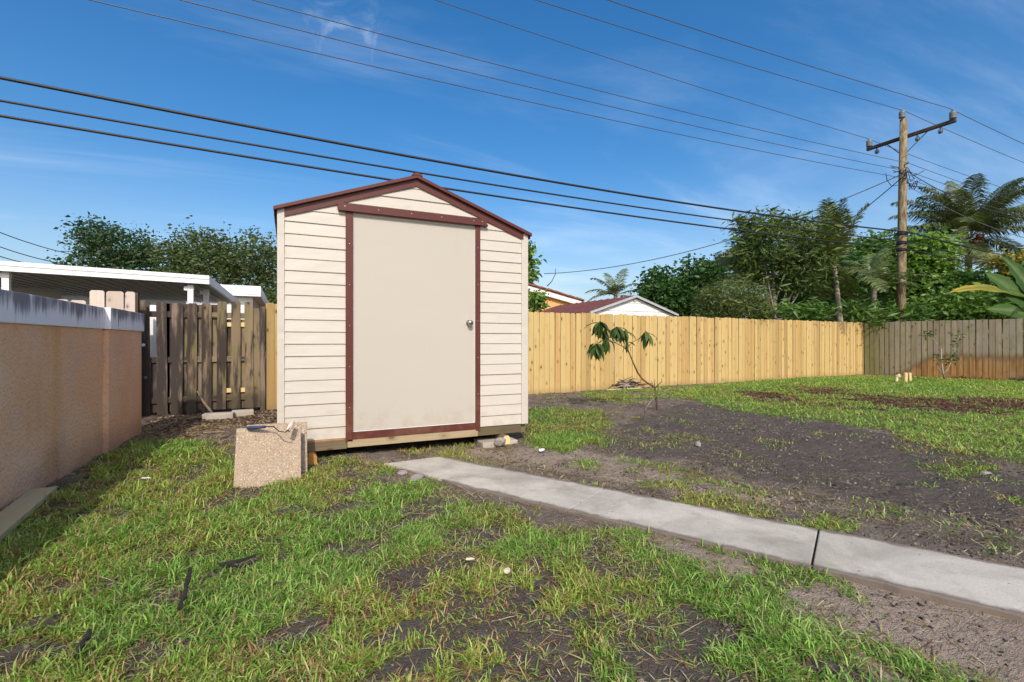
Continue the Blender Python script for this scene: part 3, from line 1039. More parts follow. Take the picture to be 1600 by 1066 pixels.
def lying(name, mat, x0, x1, y0, y1, z0, z1, parent, o=Vector((0, 0, 0)), bevel=0.004):
    """a board lying along X, built along local Z so its grain follows it"""
    m = MB().box((-(y1 - y0) / 2, -(z1 - z0) / 2, 0), ((y1 - y0) / 2, (z1 - z0) / 2, x1 - x0))
    b = m.build(name, mat, parent, bevel=bevel)
    b.rotation_euler = Matrix(((0, 0, 1), (1, 0, 0), (0, 1, 0))).to_euler()
    b.location = Vector((x0, (y0 + y1) / 2, (z0 + z1) / 2)) + o
    return b


lying('front_beam', M['beam'], SX0 + 0.01, 0.52, FY - 0.018, FY + 0.02, 0.098, 0.188, shed, off)
lying('front_beam', M['sill'], 0.524, 1.885, FY - 0.030, FY + 0.02, 0.108, 0.184, shed, off)
lying('front_beam', M['beam'], 1.889, SX1 - 0.09, FY - 0.016, FY + 0.02, 0.106, 0.195, shed, off)
SH(MB().box((-0.03, FY - 0.010, 0.189), (0.505, FY + 0.015, 0.204))).build('bottom_strip', M['skid'], shed)
hexp = [(-0.045, 0), (0.045, 0), (0.045, 0.075), (0.022, 0.10), (-0.022, 0.10), (-0.045, 0.075)]
for sx, mt in ((0.20, M['skid']), (2.18, M['stake'])):
    zb = -0.005 if sx < 1 else 0.006
    SH(MB().prism([(sx + a, FY - 0.13, zb + b) for a, b in hexp], (0, BY - FY + 0.2, 0))).build('skid', mt if sx < 1 else M['beam'], shed, bevel=0.004)
    SH(MB().prism([(sx + a * 0.97, FY - 0.1325, zb + 0.004 + b * 0.97) for a, b in hexp], (0, 0.002, 0))).build('skid_end', mt, shed)

# block and stone that carry the right front of the shed
t_ = thing('concrete_block', 'grey concrete block bedded in soil below the shed skid', 'block', (2.12, 4.99, -0.03))
MB().box((-0.21, -0.15, -0.03), (0.21, 0.13, 0.075)).build('block_body', M['block'], t_, bevel=0.008)
o = inst('support_stone', rock_mesh('support_stone', M['grstone'], (0.075, 0.06, 0.05), 4), None, (2.10, 4.80, 0.05))
tag(o, 'dark rounded stone on the concrete block in front of the skid', 'stone')

# pavers leaning on the shed and the paint roller on them
for i, (cx_, by_, lean, w_, h_, lab) in enumerate([
        (-0.145, 4.30, R(26), 0.485, 0.490, 'front pebbly tan paver leaning in the grass against the shed'),
        (-0.085, 4.50, R(22), 0.475, 0.475, 'rear tan paver leaning behind the pebbly one at the shed corner')]):
    m = MB().box((-w_ / 2, 0, 0), (w_ / 2, 0.045, h_))
    o = m.build('leaning_paver', M['paver'], None, bevel=0.006)
    o.location = (cx_, by_, -0.01)
    o.rotation_euler = (-lean, R(2.0) if i == 0 else R(1), R(3 if i == 0 else 2))
    tag(o, lab, 'paver', 'pavers leaning on the shed')
MB()
rb = W(383, 668, 3.93)
rol = thing('paint_roller', 'paint roller with navy grip lying along the top of the leaning pavers', 'paint roller', tuple(rb))
pp = [W(386, 669, 3.93) - rb, W(415, 667, 3.95) - rb]
MB().tube([pp[0], pp[0].lerp(pp[1], 0.12), pp[0].lerp(pp[1], 0.6), pp[1]], [0.012, 0.016, 0.014, 0.010], 10).build('handle', M['blue'], rol, True)
MB().tube([W(414, 667, 3.95) - rb, W(427, 666.5, 3.95) - rb, W(436, 674, 3.91) - rb, W(446, 675.5, 3.91) - rb, W(452, 670, 3.95) - rb, W(456, 660, 4.0) - rb], 0.0045, 6).build('wire_frame', M['black'], rol, True)
MB().tube([W(450, 673, 3.95) - rb, W(457, 659, 4.02) - rb], [0.019, 0.019], 10).build('roller_sleeve', M['pink'], rol, True)


# ------------------------------------------------------------------ fences
def picket_mesh(name, mat, w, h, th, ear=0.025):
    p = [(-w / 2, 0, 0), (w / 2, 0, 0), (w / 2, 0, h - ear), (w / 2 - ear, 0, h), (-w / 2 + ear, 0, h), (-w / 2, 0, h - ear)]
    return MB().prism(p, (0, th, 0)).mesh(name, mat)


def fence_run(root, p0, p1, mesh, step, mat_rail, rng, jz=0.016, jy=0.009, tilt=0.007, rails=(0.3, 0.95, 1.55), height=1.8):
    p0, p1 = Vector(p0), Vector(p1)
    L = (p1 - p0).length
    ang = math.atan2(p1.y - p0.y, p1.x - p0.x)
    d = (p1 - p0).normalized()
    nb = Vector((-d.y, d.x, 0))                       # far side
    base = Vector(root.location)
    n = max(1, round(L / step))
    step = L / n
    for i in range(n):
        q = p0 + d * (step * (i + 0.5)) - base + nb * rng.uniform(-jy, jy)
        inst('picket', mesh, root, (q.x, q.y, rng.uniform(-jz, jz) - 0.01), (0, rng.uniform(-tilt, tilt), ang + rng.uniform(-0.012, 0.012)))
    for z in rails:
        m = MB().box((-0.019, -0.045, 0), (0.019, 0.045, L - 0.02))
        b = m.build('rail', mat_rail, root)
        b.rotation_euler = (Matrix.Rotation(ang, 4, 'Z') @ Matrix(((0, 0, 1), (1, 0, 0), (0, 1, 0))).to_4x4()).to_euler()
        q = p0 - base + nb * 0.043
        b.location = (q.x, q.y, z)
    pm = MB().box((-0.045, -0.045, -0.2), (0.045, 0.045, height - 0.05)).mesh('post', mat_rail)
    k = int(L / 2.4) + 1
    for i in range(k):
        q = p0 + d * min(L - 0.05, 0.05 + i * 2.4) - base + nb * 0.112
        inst('post', pm, root, (q.x, q.y, 0), (0, 0, ang))


FA, FB = Vector((-0.34, 9.0, 0)), Vector((18.05, 9.92, 0))
rf = random.Random(3)
nf = thing('pine_fence', 'new yellow pine fence of knotty upright pickets across the back', 'fence', FA)
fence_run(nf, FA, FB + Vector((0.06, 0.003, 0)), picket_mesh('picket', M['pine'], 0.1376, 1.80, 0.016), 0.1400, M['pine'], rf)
FC = Vector((20.6, -1.5, 0))
of = thing('weathered_fence', 'weathered grey picket fence with a rusty brown stain along its foot', 'fence', FB)
fd = (Vector((18.9, 6.1, 0)) - FB)
FC = FB + fd.normalized() * 11.5
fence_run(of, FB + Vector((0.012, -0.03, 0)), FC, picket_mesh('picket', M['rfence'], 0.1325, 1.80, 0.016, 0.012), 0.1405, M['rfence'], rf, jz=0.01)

# old shadow-box gate beside the wall
GYY = 8.93
gate = thing('wooden_gate', 'old mouldy board on board gate panel between wall and yellow fence', 'gate', (-1.2, GYY, 0))


def gx_(zx):
    return WY(200 + zx / 4.633, 560, GYY).x + 1.2


gp = {}
for k, (a, b, zt) in enumerate([(92, 165, 1.77), (215, 290, 1.76), (314, 396, 1.745), (427, 497, 1.75), (534, 606, 1.75), (642, 710, 1.75), (748, 815, 1.755), (848, 910, 1.755), (913, 957, 1.66)]):
    xa, xb = gx_(a), gx_(b)
    me = picket_mesh('gate_board', M['gate'], xb - xa, zt - 0.03, 0.018, 0.018)
    inst('gate_board', me, gate, ((xa + xb) / 2, -0.03 if a != 913 else -0.012, 0.03 + (0.03 if k > 4 else -0.01)), (0, rf.uniform(-0.012, 0.012), 0))
for k, (a, b, zt) in enumerate([(276, 330, 1.73), (382, 442, 1.73), (484, 548, 1.725), (592, 655, 1.73), (698, 758, 1.50), (806, 862, 1.50), (160, 222, 0.86), (262, 300, 1.73)]):
    xa, xb = gx_(a), gx_(b)
    me = picket_mesh('rear_board', M['gate'], xb - xa, zt - 0.06, 0.018, 0.015)
    inst('rear_board', me, gate, ((xa + xb) / 2, 0.020, 0.06))
for z in (0.24, 0.86, 1.56):
    lying('gate_rail', M['gate'], gx_(100), gx_(905), -0.0105, 0.018, z - 0.045, z + 0.045, gate)
for z in (1.415, 0.355):
    lying('patch_rail', M['stake'], gx_(690), gx_(850), -0.0105, 0.018, z - 0.035, z + 0.035, gate)
MB().box((gx_(957), 0.0, -0.1), (gx_(992), 0.09, 1.72)).build('gate_post', M['gate'], gate)
MB().box((gx_(80), 0.01, -0.1), (gx_(96), 0.09, 1.76)).build('gate_post', M['gate'], gate)
MB().lathe([(0, -0.012), (0.02, -0.010), (0.024, 0.0)], (gx_(115), -0.03, 1.09), 'Y', 10).build('latch', M['plastic'], gate)
MB().lathe([(0, -0.012), (0.02, -0.010), (0.022, 0.0)], (gx_(130), -0.03, 0.60), 'Y', 10).build('latch', M['ceram'], gate)
o = MB().box((-0.06, -0.03, 0), (0.06, 0.03, 1.72)).build('white_post', M['white'], None, bevel=0.004)
o.location = WY(241, 560, 9.35).xy.to_3d()
tag(o, 'white post glimpsed through the first gap in the old gate', 'post')
# neighbour's whitewashed picket panel behind the wall
pk = thing('whitewashed_fence', 'short run of whitewashed dog eared pickets rising above the wall end', 'fence', (-2.3, 8.6, 0))
for k, (a, b, zt) in enumerate([(140, 163, 1.865), (166, 193, 1.86), (195.5, 211, 1.862), (52, 78, 1.72), (81, 107, 1.722), (109.5, 134, 1.718)]):
    xa, xb = WY(a, 470, 8.6).x + 2.3, WY(b, 470, 8.6).x + 2.3
    inst('picket', picket_mesh('picket', M['wpick'], xb - xa, zt, 0.018, 0.022), pk, ((xa + xb) / 2, 0, 0))
for z in (0.4, 1.45):
    lying('rail', M['wpick'], WY(50, 470, 8.6).x + 2.3, WY(211, 470, 8.6).x + 2.3, 0.02, 0.056, z - 0.04, z + 0.04, pk)
MB().box((WY(211.5, 470, 8.6).x + 2.3, 0.0, 0), (WY(215.5, 470, 8.6).x + 2.3, 0.09, 1.85)).build('post', M['gate'], pk)

# blocks and stick at the gate's foot
for k, (px, py, w, lab) in enumerate([(341, 650, 0.40, 'long flat grey concrete paver lying at the foot of the gate'), (379, 645, 0.30, 'short pale broken paver lying nearest the yellow post at the gate')]):
    g = G(px, py + 4)
    o = MB().box((-w / 2, -0.09, -0.02), (w / 2, 0.09, 0.075)).build('foot_paver', M['block'], None, bevel=0.012)
    o.location = (g.x, g.y + 0.05, 0.0)
    o.rotation_euler = (0, 0, R(-3 + 7 * k))
    tag(o, lab, 'paver', 'pavers at the foot of the gate')
o = MB().tube([WY(337, 654, 8.62), WY(328, 641, 8.68), WY(318, 628, 8.76), WY(312, 618, 8.84), WY(308, 611, 8.87)], [0.018, 0.02, 0.019, 0.014, 0.007], 7).build('leaning_stick', M['bark2'], None, True)
tag(o, 'bent dark stick propped against the old gate', 'stick')

# ------------------------------------------------------------------ plank by the wall
pa, pb = Vector((-1.655, 4.73, 0)), Vector((-1.50, 3.2, 0))
dv = (pb - pa)
o = MB().box((-0.075, -0.02, 0), (0.075, 0.02, dv.length)).build('loose_board', M['board'], None, bevel=0.004)
zx = dv.normalized()
xx = Vector((-zx.y, zx.x, 0))
o.rotation_euler = Matrix((xx, xx.cross(zx) * -1 if False else zx.cross(xx), zx)).transposed().to_euler()
o.location = pa + Vector((0, 0, 0.035))
tag(o, 'pale sawn board lying in the grass along the stucco wall', 'board')

# ------------------------------------------------------------------ neighbour's carport and houses
CYY = 10.5
cp = thing('carport', 'white aluminium carport roof on slim posts behind the old gate', 'carport', (-4, CYY, 0))


def cpx(px, py=450, yy=CYY):
    return WY(px, py, yy).x + 4


xr = cpx(327)
xl = cpx(-260)
MB().prism([(xl, 0.0, 2.49), (xr, 0.0, 2.37), (xr, 0.0, 2.21), (xl, 0.0, 2.33)], (0, 0.05, 0)).build('front_fascia', M['white'], cp)
MB().prism([(xl, -0.006, 2.424), (xr + 0.004, -0.006, 2.304), (xr + 0.004, -0.006, 2.292), (xl, -0.006, 2.412)], (0, 0.004, 0)).build('fascia_groove', M['gtrim'], cp)
MB().prism([(xr - 0.05, 0.052, 2.368), (xr - 0.05, 6.0, 2.368), (xr - 0.05, 6.0, 2.212), (xr - 0.05, 0.052, 2.212)], (0.05, 0, 0)).build('side_fascia', M['white'], cp)
m = MB()
for k in range(20):
    f0, f1 = k / 20, (k + 1) / 20
    xa, xb = xl + (xr - 0.052 - xl) * f0, xl + (xr - 0.052 - xl) * f1
    za, zb2 = 2.46 - 0.12 * f0, 2.46 - 0.12 * f1
    m.prism([(xa, 0.052, za - 0.08), (xb - 0.012, 0.052, zb2 - 0.08), (xb - 0.012, 0.052, zb2 - 0.05), (xa, 0.052, za - 0.05)], (0, 5.95, 0))
    m.prism([(xb - 0.012, 0.052, zb2 - 0.10), (xb - 0.001, 0.052, zb2 - 0.10), (xb - 0.001, 0.052, zb2 - 0.05), (xb - 0.012, 0.052, zb2 - 0.05)], (0, 5.95, 0))
m.build('roof_panel', M['soffit'], cp)
for px, yy, z in ((10, 0.16, 2.29), (298, 0.16, 2.19), (322, 0.9, 2.19)):
    xx_ = WY(px, 450, CYY + yy).x + 4
    p_ = MB().box((xx_ - 0.045, yy - 0.04, 0), (xx_ + 0.045, yy + 0.04, z)).build('post', M['white'], cp)
    MB().box((xx_ - 0.1, yy - 0.045, z - 0.10), (xx_ + 0.05, yy + 0.05, z - 0.03)).build('bracket', M['white'], p_)
hb = thing('neighbour_house', 'low white house with flat fascia behind the carport', 'house', (-6, 17, 0))
MB().box((-9, 0.5, 0), (5.0, 7, 2.55)).build('wall', M['soffit'], hb)
MB().box((-9, 0.0, 2.55), (5.22, 7.4, 2.87)).build('roof_fascia', M['white'], hb)
MB().box((-9.0, -0.006, 2.60), (5.222, -0.001, 2.612)).build('fascia_groove', M['gtrim'], hb)
MB().box((3.2, 0.3, 0), (4.98, 0.49, 2.545)).build('wall_return', M['white'], hb)
hw = thing('screen_room', 'grey sided wall under the carport roof', 'building', (-8, 14, 0))
MB().box((-4, 0, 0), (3.4, 0.12, 1.72)).build('wall', M['soffit'], hw)
for k in range(7):
    MB().box((-4, -0.018, 1.725 + k * 0.085), (3.4, 0.02, 1.802 + k * 0.085)).build('slat', M['gtrim'], hw)

# yellow house with barrel tile roof
HY = 20.0
yh = thing('tiled_house', 'orange yellow house with a brown barrel tile gable behind the shed', 'house', (9, HY, 0))


def hz(xw):
    return 3.85 - (xw - 10.08) * 0.212


xa, xb = 0.5, 13.2
RX = 7.2
MB().prism([(RX - 6.2, 0.3, 0), (xb - 0.55, 0.3, 0), (xb - 0.55, 0.3, hz(xb - 0.55) - 0.30), (RX, 0.3, hz(RX) - 0.30), (RX - 6.2, 0.3, hz(xb) - 0.30)], (0, 9, 0), Matrix.Translation((-9, 0, 0))).build('wall', M['yellow'], yh)
MB().prism([(RX, 0.1, hz(RX) - 0.30), (xb, 0.1, hz(xb) - 0.30), (xb, 0.1, hz(xb) - 0.085), (RX, 0.1, hz(RX) - 0.085)], (0, 0.19, 0), Matrix.Translation((-9, 0, 0))).build('fascia', M['white'], yh)
MB().prism([(RX, 0.1, hz(RX) - 0.08), (xb + 0.1, 0.1, hz(xb + 0.1) - 0.08), (xb + 0.1, 0.1, hz(xb + 0.1)), (RX, 0.1, hz(RX))], (0, 9.4, 0), Matrix.Translation((-9, 0, 0))).build('roof', M['tile'], yh)
MB().prism([(RX - 6.5, 0.1, hz(xb) - 0.08), (RX, 0.1, hz(RX) - 0.08), (RX, 0.1, hz(RX) - 0.002), (RX - 6.5, 0.1, hz(xb) - 0.002)], (0, 9.4, 0), Matrix.Translation((-9, 0, 0))).build('roof', M['tile'], yh)
tp = []
for k in range(7):
    a = math.pi * k / 6
    tp.append((0, 0.11 * math.cos(a), 0.09 * math.sin(a)))
tm = MB().prism(tp, (0.44, 0, 0.0)).mesh('roof_tile', M['tile'])
slp = math.atan(0.212)
for r_ in range(4):
    for k in range(15):
        xw = RX + 0.1 + k * 0.40
        inst('roof_tile', tm, yh, (xw - 9, 0.16 + r_ * 0.26, hz(xw) + 0.004 + random.uniform(-0.012, 0.012)), (0, slp + 0.05, random.uniform(-0.04, 0.04)))
o = MB().tube([WY(855, 447, 21), WY(862, 440, 21), WY(868, 428, 21), WY(868, 420, 21)], [0.03, 0.025, 0.022, 0.015], 6).build('roof_mast', M['wire'], None, True)
tag(o, 'thin bent mast rising from the barrel tile roof', 'mast')

# white shed with red roof beyond the fence
WYY = 13.0
ws = thing('white_shed', 'small white shed with a rusty red gable roof beyond the yellow fence', 'shed', (10.65, WYY, 0))
hwid, wz, wp = 1.80, 2.10, 2.68
ln = [(k, 0.02 * 0) for k in range(1)]
for i in range(10):
    z0, z1 = i * 0.27, (i + 1) * 0.27 - 0.012
    poly = [(-hwid + 0.08, z0), (hwid - 0.08, z0), (hwid - 0.08, z1), (-hwid + 0.08, z1)]
    k_ = (wp - wz) / hwid
    poly = clip(poly, k_, -1, wp - 0.06)
    poly = clip(poly, -k_, -1, wp - 0.06)
    if len(poly) > 2:
        MB().prism([(p[0], 0.0, p[1]) for p in poly], (0, 0.04, 0)).build('siding_plank', M['wsiding'], ws)
MB().prism([(-hwid + 0.09, 0.045, 0), (hwid - 0.09, 0.045, 0), (hwid - 0.09, 0.045, wz), (0, 0.045, wp - 0.07), (-hwid + 0.09, 0.045, wz)], (0, 5.0, 0)).build('wall', M['gtrim'], ws)
for sg in (-1, 1):
    MB().prism([(0, -0.12, wp - 0.055), (sg * (hwid + 0.06), -0.12, wz - 0.075), (sg * (hwid + 0.06), -0.12, wz + 0.0), (0, -0.12, wp + 0.02)], (0, 0.05, 0)).build('rake_trim', M['gtrim'], ws)
    m = MB().prism([(0, -0.07, wp - 0.03), (sg * (hwid + 0.06), -0.07, wz - 0.05), (sg * (hwid + 0.06), -0.07, wz - 0.01), (0, -0.07, wp + 0.01)], (0, 5.3, 0))
    for r_ in range(12):
        yy = 0.2 + r_ * 0.42
        m.prism([(0, yy, wp + 0.004), (sg * (hwid + 0.06), yy, wz - 0.014), (sg * (hwid + 0.06), yy, wz + 0.016), (0, yy, wp + 0.034)], (0, 0.05, 0))
    m.build('roof_panel', M['redroof'], ws)
    MB().box((sg * (hwid - 0.03) - 0.05, -0.012, 0), (sg * (hwid - 0.03) + 0.05, 0.05, wz - 0.06)).build('corner_post', M['wsiding'], ws)
MB().box((-0.05, -0.03, wp - 0.20), (0.05, -0.002, wp - 0.11)).build('vent', M['gtrim'], ws)


# ------------------------------------------------------------------ utility pole and wires
PX_, PY_ = 19.8, 9.65
up = thing('utility_pole', 'tall tan timber utility pole with a dark crossarm behind the fence corner', 'utility pole', (PX_, PY_, 0))
MB().tube([(0, 0, -0.3), (0.02, 0.0, 3), (0.05, -0.02, 6), (0.09, -0.04, 9.05)], [0.152, 0.145, 0.13, 0.112], 14).build('pole_shaft', M['pole'], up, True)
AX, AZ = 0.26, 8.47
A0, A1 = -1.45, 1.25
m = MB().box((-0.05, -0.06, 0), (0.05, 0.06, A1 - A0))
arm = m.build('crossarm', M['arm'], up, bevel=0.01)
arm.rotation_euler = (R(-90), 0, 0)
arm.location = (AX, A0, AZ)
for sy in (-0.65, 0.60):
    MB().tube([(AX + 0.06, sy, AZ - 0.03), (0.16, sy * 0.12, AZ - 0.62)], 0.016, 5).build('brace', M['wire'], up)
ins = MB().lathe([(0.02, -0.05), (0.035, 0.0), (0.098, 0.01), (0.100, 0.03), (0.090, 0.045), (0.100, 0.06), (0.090, 0.085), (0.100, 0.10), (0.090, 0.125), (0.098, 0.14), (0.095, 0.20), (0.06, 0.225), (0.05, 0.25), (0.02, 0.255)], (0, 0, 0), 'Z', 14)
im = ins.mesh('insulator', M['ceram'], True)
INS = [Vector((AX, A0 + 0.08, AZ + 0.11)), Vector((-0.03, -0.05, 9.10)), Vector((AX, A1 - 0.08, AZ + 0.11))]
for p in INS:
    inst('insulator', im, up, p - Vector((0, 0, 0.03)), (0, 0, 0), (1.0, 1.0, 1.1))
for sy in (-1.02, -0.36, 0.92):
    m = MB().tube([(AX + 0.02, sy, AZ - 0.07), (AX + 0.02, sy, AZ - 0.19)], 0.02, 6)
    m.lathe([(0.02, -0.06), (0.07, -0.05), (0.075, 0.04), (0.03, 0.06)], (AX + 0.02, sy, AZ - 0.20), 'Y', 10)
    m.build('bracket', M['ceram'], up)
for z in (4.98, 4.64, 4.40):
    MB().lathe([(0.165, -0.05), (0.175, -0.03), (0.175, 0.03), (0.165, 0.05)], (0.035, -0.012, z), 'Z', 14).build('pole_band', M['black'], up)
for z in (7.4, 7.1, 6.82):
    MB().tube([(-0.02, -0.13, z), (-0.05, -0.24, z), (-0.05, -0.24, z + 0.06)], 0.022, 6).build('spool_bracket', M['wire'], up)
rr = random.Random(8)
for k in range(11):                                  # slack jumper loops round the spools
    z = rr.uniform(6.75, 7.4)
    sgn = rr.choice((-1, 1))
    L = rr.uniform(0.4, 1.1)
    pts = [Vector((0.05 * sgn, -0.18, z))]
    for j in range(1, 7):
        f = j / 6
        pts.append(Vector((sgn * L * f, -0.2 + 0.25 * rr.uniform(-1, 1) * f, z - 0.35 * math.sin(math.pi * f) * rr.uniform(0.3, 1) + 0.1 * f * rr.uniform(-1, 1))))
    MB().tube(pts, 0.012, 5).build('jumper_wire', M['black'], up, True)
MB().lathe([(0.02, -0.35), (0.10, -0.33), (0.10, 0.30), (0.02, 0.33)], (0, 0, 0), 'Z', 12).build('splice_case', M['soffit'], up)
sc_ = up.children[-1]
sc_.rotation_euler = (0, R(90), 0)
sc_.location = (-0.62, -0.23, 4.80)


def wire(label, xm, zm, zp, yy, r, mat, x_left=-26, x_right=48, c=0.0009, yp=None, zr=None, group=None):
    def z_at(x):
        if x <= PX_:
            return zm + (zp - zm) * (x - xm) / (PX_ - xm) + c * (x - PX_) * (x - xm)
        return zp + (0 if zr is None else zr) * (x - PX_) + 0.0016 * (x - PX_) * (x - PX_ - 34)
    m = MB()
    xs = list(np.linspace(x_left, PX_, 40)) + list(np.linspace(PX_, x_right, 22))[1:]
    m.tube([(x, yy + 0.03 * math.sin(x * 0.2), z_at(x)) for x in xs], r, 6)
    o = m.build('overhead_wire', mat, None, True)
    return tag(o, label, 'wire', group or 'overhead wires')


g1 = 'thick black cables on the utility pole'
wire('highest of the three thick black cables crossing above the shed', -3.77, 4.95, 4.98, 9.42, 0.026, M['black'], group=g1, c=0.0016)
wire('middle thick black cable passing behind the shed ridge', -3.77, 4.62, 4.64, 9.42, 0.019, M['black'], group=g1, c=0.0012)
wire('lowest thick black cable meeting the shed roof slope', -3.77, 4.40, 4.38, 9.42, 0.021, M['black'], group=g1, c=0.0012)
g2 = 'thin grey wires on the pole spools'
wire('lowest thin grey wire tied to the pole below the crossarm', -2.16, 6.38, 6.84, 9.42, 0.0095, M['wire'], group=g2)
wire('middle thin grey wire tied to the pole below the crossarm', -1.57, 6.73, 7.11, 9.42, 0.0095, M['wire'], group=g2)
wire('highest thin grey wire tied to the pole below the crossarm', -0.5, 7.05, 7.40, 9.42, 0.0095, M['wire'], group=g2)
g3 = 'power lines on the crossarm insulators'
wire('power line on the far low end of the crossarm', 3.09, 9.06, AZ + 0.36, PY_ + A1 - 0.08, 0.010, M['wire'], group=g3)
wire('power line on the insulator at the pole top', 4.6, 8.87, 9.34, PY_ - 0.05, 0.010, M['wire'], group=g3)
wire('power line on the near high end of the crossarm', 6.37, 8.34, AZ + 0.36, PY_ + A0 + 0.08, 0.010, M['wire'], group=g3)


def drop(label, p, q, sag, r, mat):
    pts = []
    for k in range(25):
        f = k / 24
        v = Vector(p).lerp(Vector(q), f)
        v.z -= sag * 4 * f * (1 - f)
        pts.append(v)
    return tag(MB().tube(pts, r, 5).build('service_drop', mat, None, True), label, 'wire')


sp_ = Vector((PX_ - 0.3, PY_ - 0.2, 7.0))
drop('sagging service cable from the pole down to the tiled house', sp_, WY(850, 428, 20.6), 0.75, 0.017, M['wire'])
drop('short service cable dropping from the pole into the palms', sp_ - Vector((0, 0, 0.1)), WY(1285, 372, 14.5), 0.12, 0.017, M['black'])
drop('service cable running from the pole towards the coconut palm', Vector((PX_ + 0.2, PY_ - 0.1, 7.2)), W(1640, 345, 15), 0.35, 0.014, M['black'])
drop('thin wire from the pole passing under the coconut fronds', Vector((PX_ + 0.2, PY_ - 0.1, 6.7)), W(1660, 385, 15), 0.3, 0.009, M['wire'])
for lab, a, b in (('highest of three thin wires above the carport roof', (-60, 338), (125, 400)), ('middle thin wire above the carport roof', (-60, 362), (110, 414)), ('lowest thin wire above the carport roof', (-60, 378), (80, 417))):
    drop(lab, W(a[0], a[1], 26), W(b[0], b[1], 34), 0.25, 0.028, M['wire'])


# ------------------------------------------------------------------ foliage
def leaf_cloud(rng, centers, n_each, spread, size, aspect, droop, cols, flat=0.4, curl=0.2):
    """folded leaf quads round each clump centre -> verts, tris, cols"""
    C = np.repeat(np.asarray(centers), n_each, 0)
    n = len(C)
    P = C + rng.normal(0, 1, (n, 3)) * np.array(spread)
    d = rng.normal(0, 1, (n, 3))
    d[:, 2] = d[:, 2] * flat - droop
    d /= np.linalg.norm(d, axis=1, keepdims=True) + 1e-9
    u = rng.normal(0, 1, (n, 3))
    u[:, 2] *= 0.5
    s = np.cross(d, u)
    s /= np.linalg.norm(s, axis=1, keepdims=True) + 1e-9
    nn = np.cross(s, d)
    L = size * np.clip(rng.lognormal(-0.1, 0.35, (n, 1)), 0.35, 1.7)
    w = L * aspect
    v0 = P
    v1 = P + d * L * 0.45 + s * w * 0.5 + nn * w * curl
    v2 = P + d * L - nn * w * curl * 0.8
    v3 = P + d * L * 0.45 - s * w * 0.5 + nn * w * curl
    V = np.stack([v0, v1, v2, v3], 1).reshape(-1, 3)
    i = np.arange(n) * 4
    T = np.concatenate([np.stack([i, i + 1, i + 2], 1), np.stack([i, i + 2, i + 3], 1)])
    cols = np.asarray(cols)
    ck = rng.integers(0, len(cols), len(centers))
    cc = np.repeat(cols[ck], n_each, 0)
    cc2 = cols[rng.integers(0, len(cols), n)]
    c = (cc * 0.65 + cc2 * 0.35) * rng.uniform(0.75, 1.25, (n, 1))
    return V, T, np.repeat(c, 4, 0)


def ell_points(rng, ells, n):
    vol = np.array([e[3] * e[4] * e[5] for e in ells]) ** 0.7
    k = rng.choice(len(ells), n, p=vol / vol.sum())
    E = np.array(ells)[k]
    d = rng.normal(0, 1, (n, 3))
    d /= np.linalg.norm(d, axis=1, keepdims=True)
    r = rng.uniform(0.25, 1.0, (n, 1)) ** 0.5
    r *= rng.uniform(0.82, 1.12, (n, 1))
    return E[:, :3] + d * r * E[:, 3:]


def tree(name, label, cat, base, ells, clumps, per, size, aspect, cols, spread=0.22, droop=0.15, trunk_r=0.12, bark='bark2', seed=0, group=None, flat=0.4, stems=1, zmin=0.25):
    rng = np.random.default_rng(seed)
    rr = random.Random(seed)
    base = Vector(base)
    root = thing(name, label, cat, base, group=group)
    E = [(e[0] - base.x, e[1] - base.y, e[2] - base.z, e[3], e[4], e[5]) for e in ells]
    C = ell_points(rng, E, clumps)
    C = C[C[:, 2] > zmin]
    V, T, K = leaf_cloud(rng, C, per, (spread, spread, spread * 0.75), size, aspect, droop, cols, flat)
    inst('crown', np_mesh('crown', V, T, M['leaf'], K), root)
    zc = sum(e[2] for e in E) / len(E)
    top = Vector((sum(e[0] for e in E) / len(E), sum(e[1] for e in E) / len(E), zc))
    for s_ in range(stems):
        m = MB()
        b0 = Vector((rr.uniform(-0.2, 0.2) * (stems > 1), rr.uniform(-0.2, 0.2) * (stems > 1), -0.1))
        pts, rad = [], []
        for k in range(6):
            f = k / 5
            p = b0.lerp(top, f)
            p.x += rr.uniform(-0.08, 0.08) * f
            p.y += rr.uniform(-0.08, 0.08) * f
            pts.append(p)
            rad.append(trunk_r * (1 - 0.6 * f))
        m.tube(pts, rad, 8)
        for k in range(14):
            c = Vector(C[rr.randrange(len(C))])
            st = pts[rr.randrange(2, 6)]
            mid = st.lerp(c, 0.5) + Vector((rr.uniform(-0.1, 0.1), rr.uniform(-0.1, 0.1), rr.uniform(0, 0.2)))
            m.tube([st, mid, c], [trunk_r * 0.38, trunk_r * 0.22, trunk_r * 0.07], 5, False)
        m.build('trunk', M[bark], root, True)
    return root


def E_(px, py, t, rx, rz, ry=None):
    p = W(px, py, t)
    k = t / F
    return (p.x, p.y, p.z, rx * k, (ry or rx) * k, rz * k)


def gb(px, t):
    p = W(px, 533, t)
    return (p.x, p.y, 0)


DG = [(0.037, 0.098, 0.02), (0.056, 0.136, 0.025), (0.075, 0.176, 0.033), (0.035, 0.088, 0.022)]
MG = [(0.072, 0.158, 0.029), (0.111, 0.224, 0.039), (0.137, 0.249, 0.052), (0.058, 0.124, 0.026)]
YG = [(0.142, 0.27, 0.038), (0.198, 0.34, 0.056), (0.106, 0.206, 0.035), (0.237, 0.34, 0.074)]
OG = [(0.08, 0.12, 0.032), (0.104, 0.137, 0.043), (0.061, 0.095, 0.025), (0.131, 0.167, 0.056)]
BG = [(0.048, 0.094, 0.034), (0.061, 0.115, 0.042), (0.039, 0.077, 0.027), (0.073, 0.126, 0.051)]

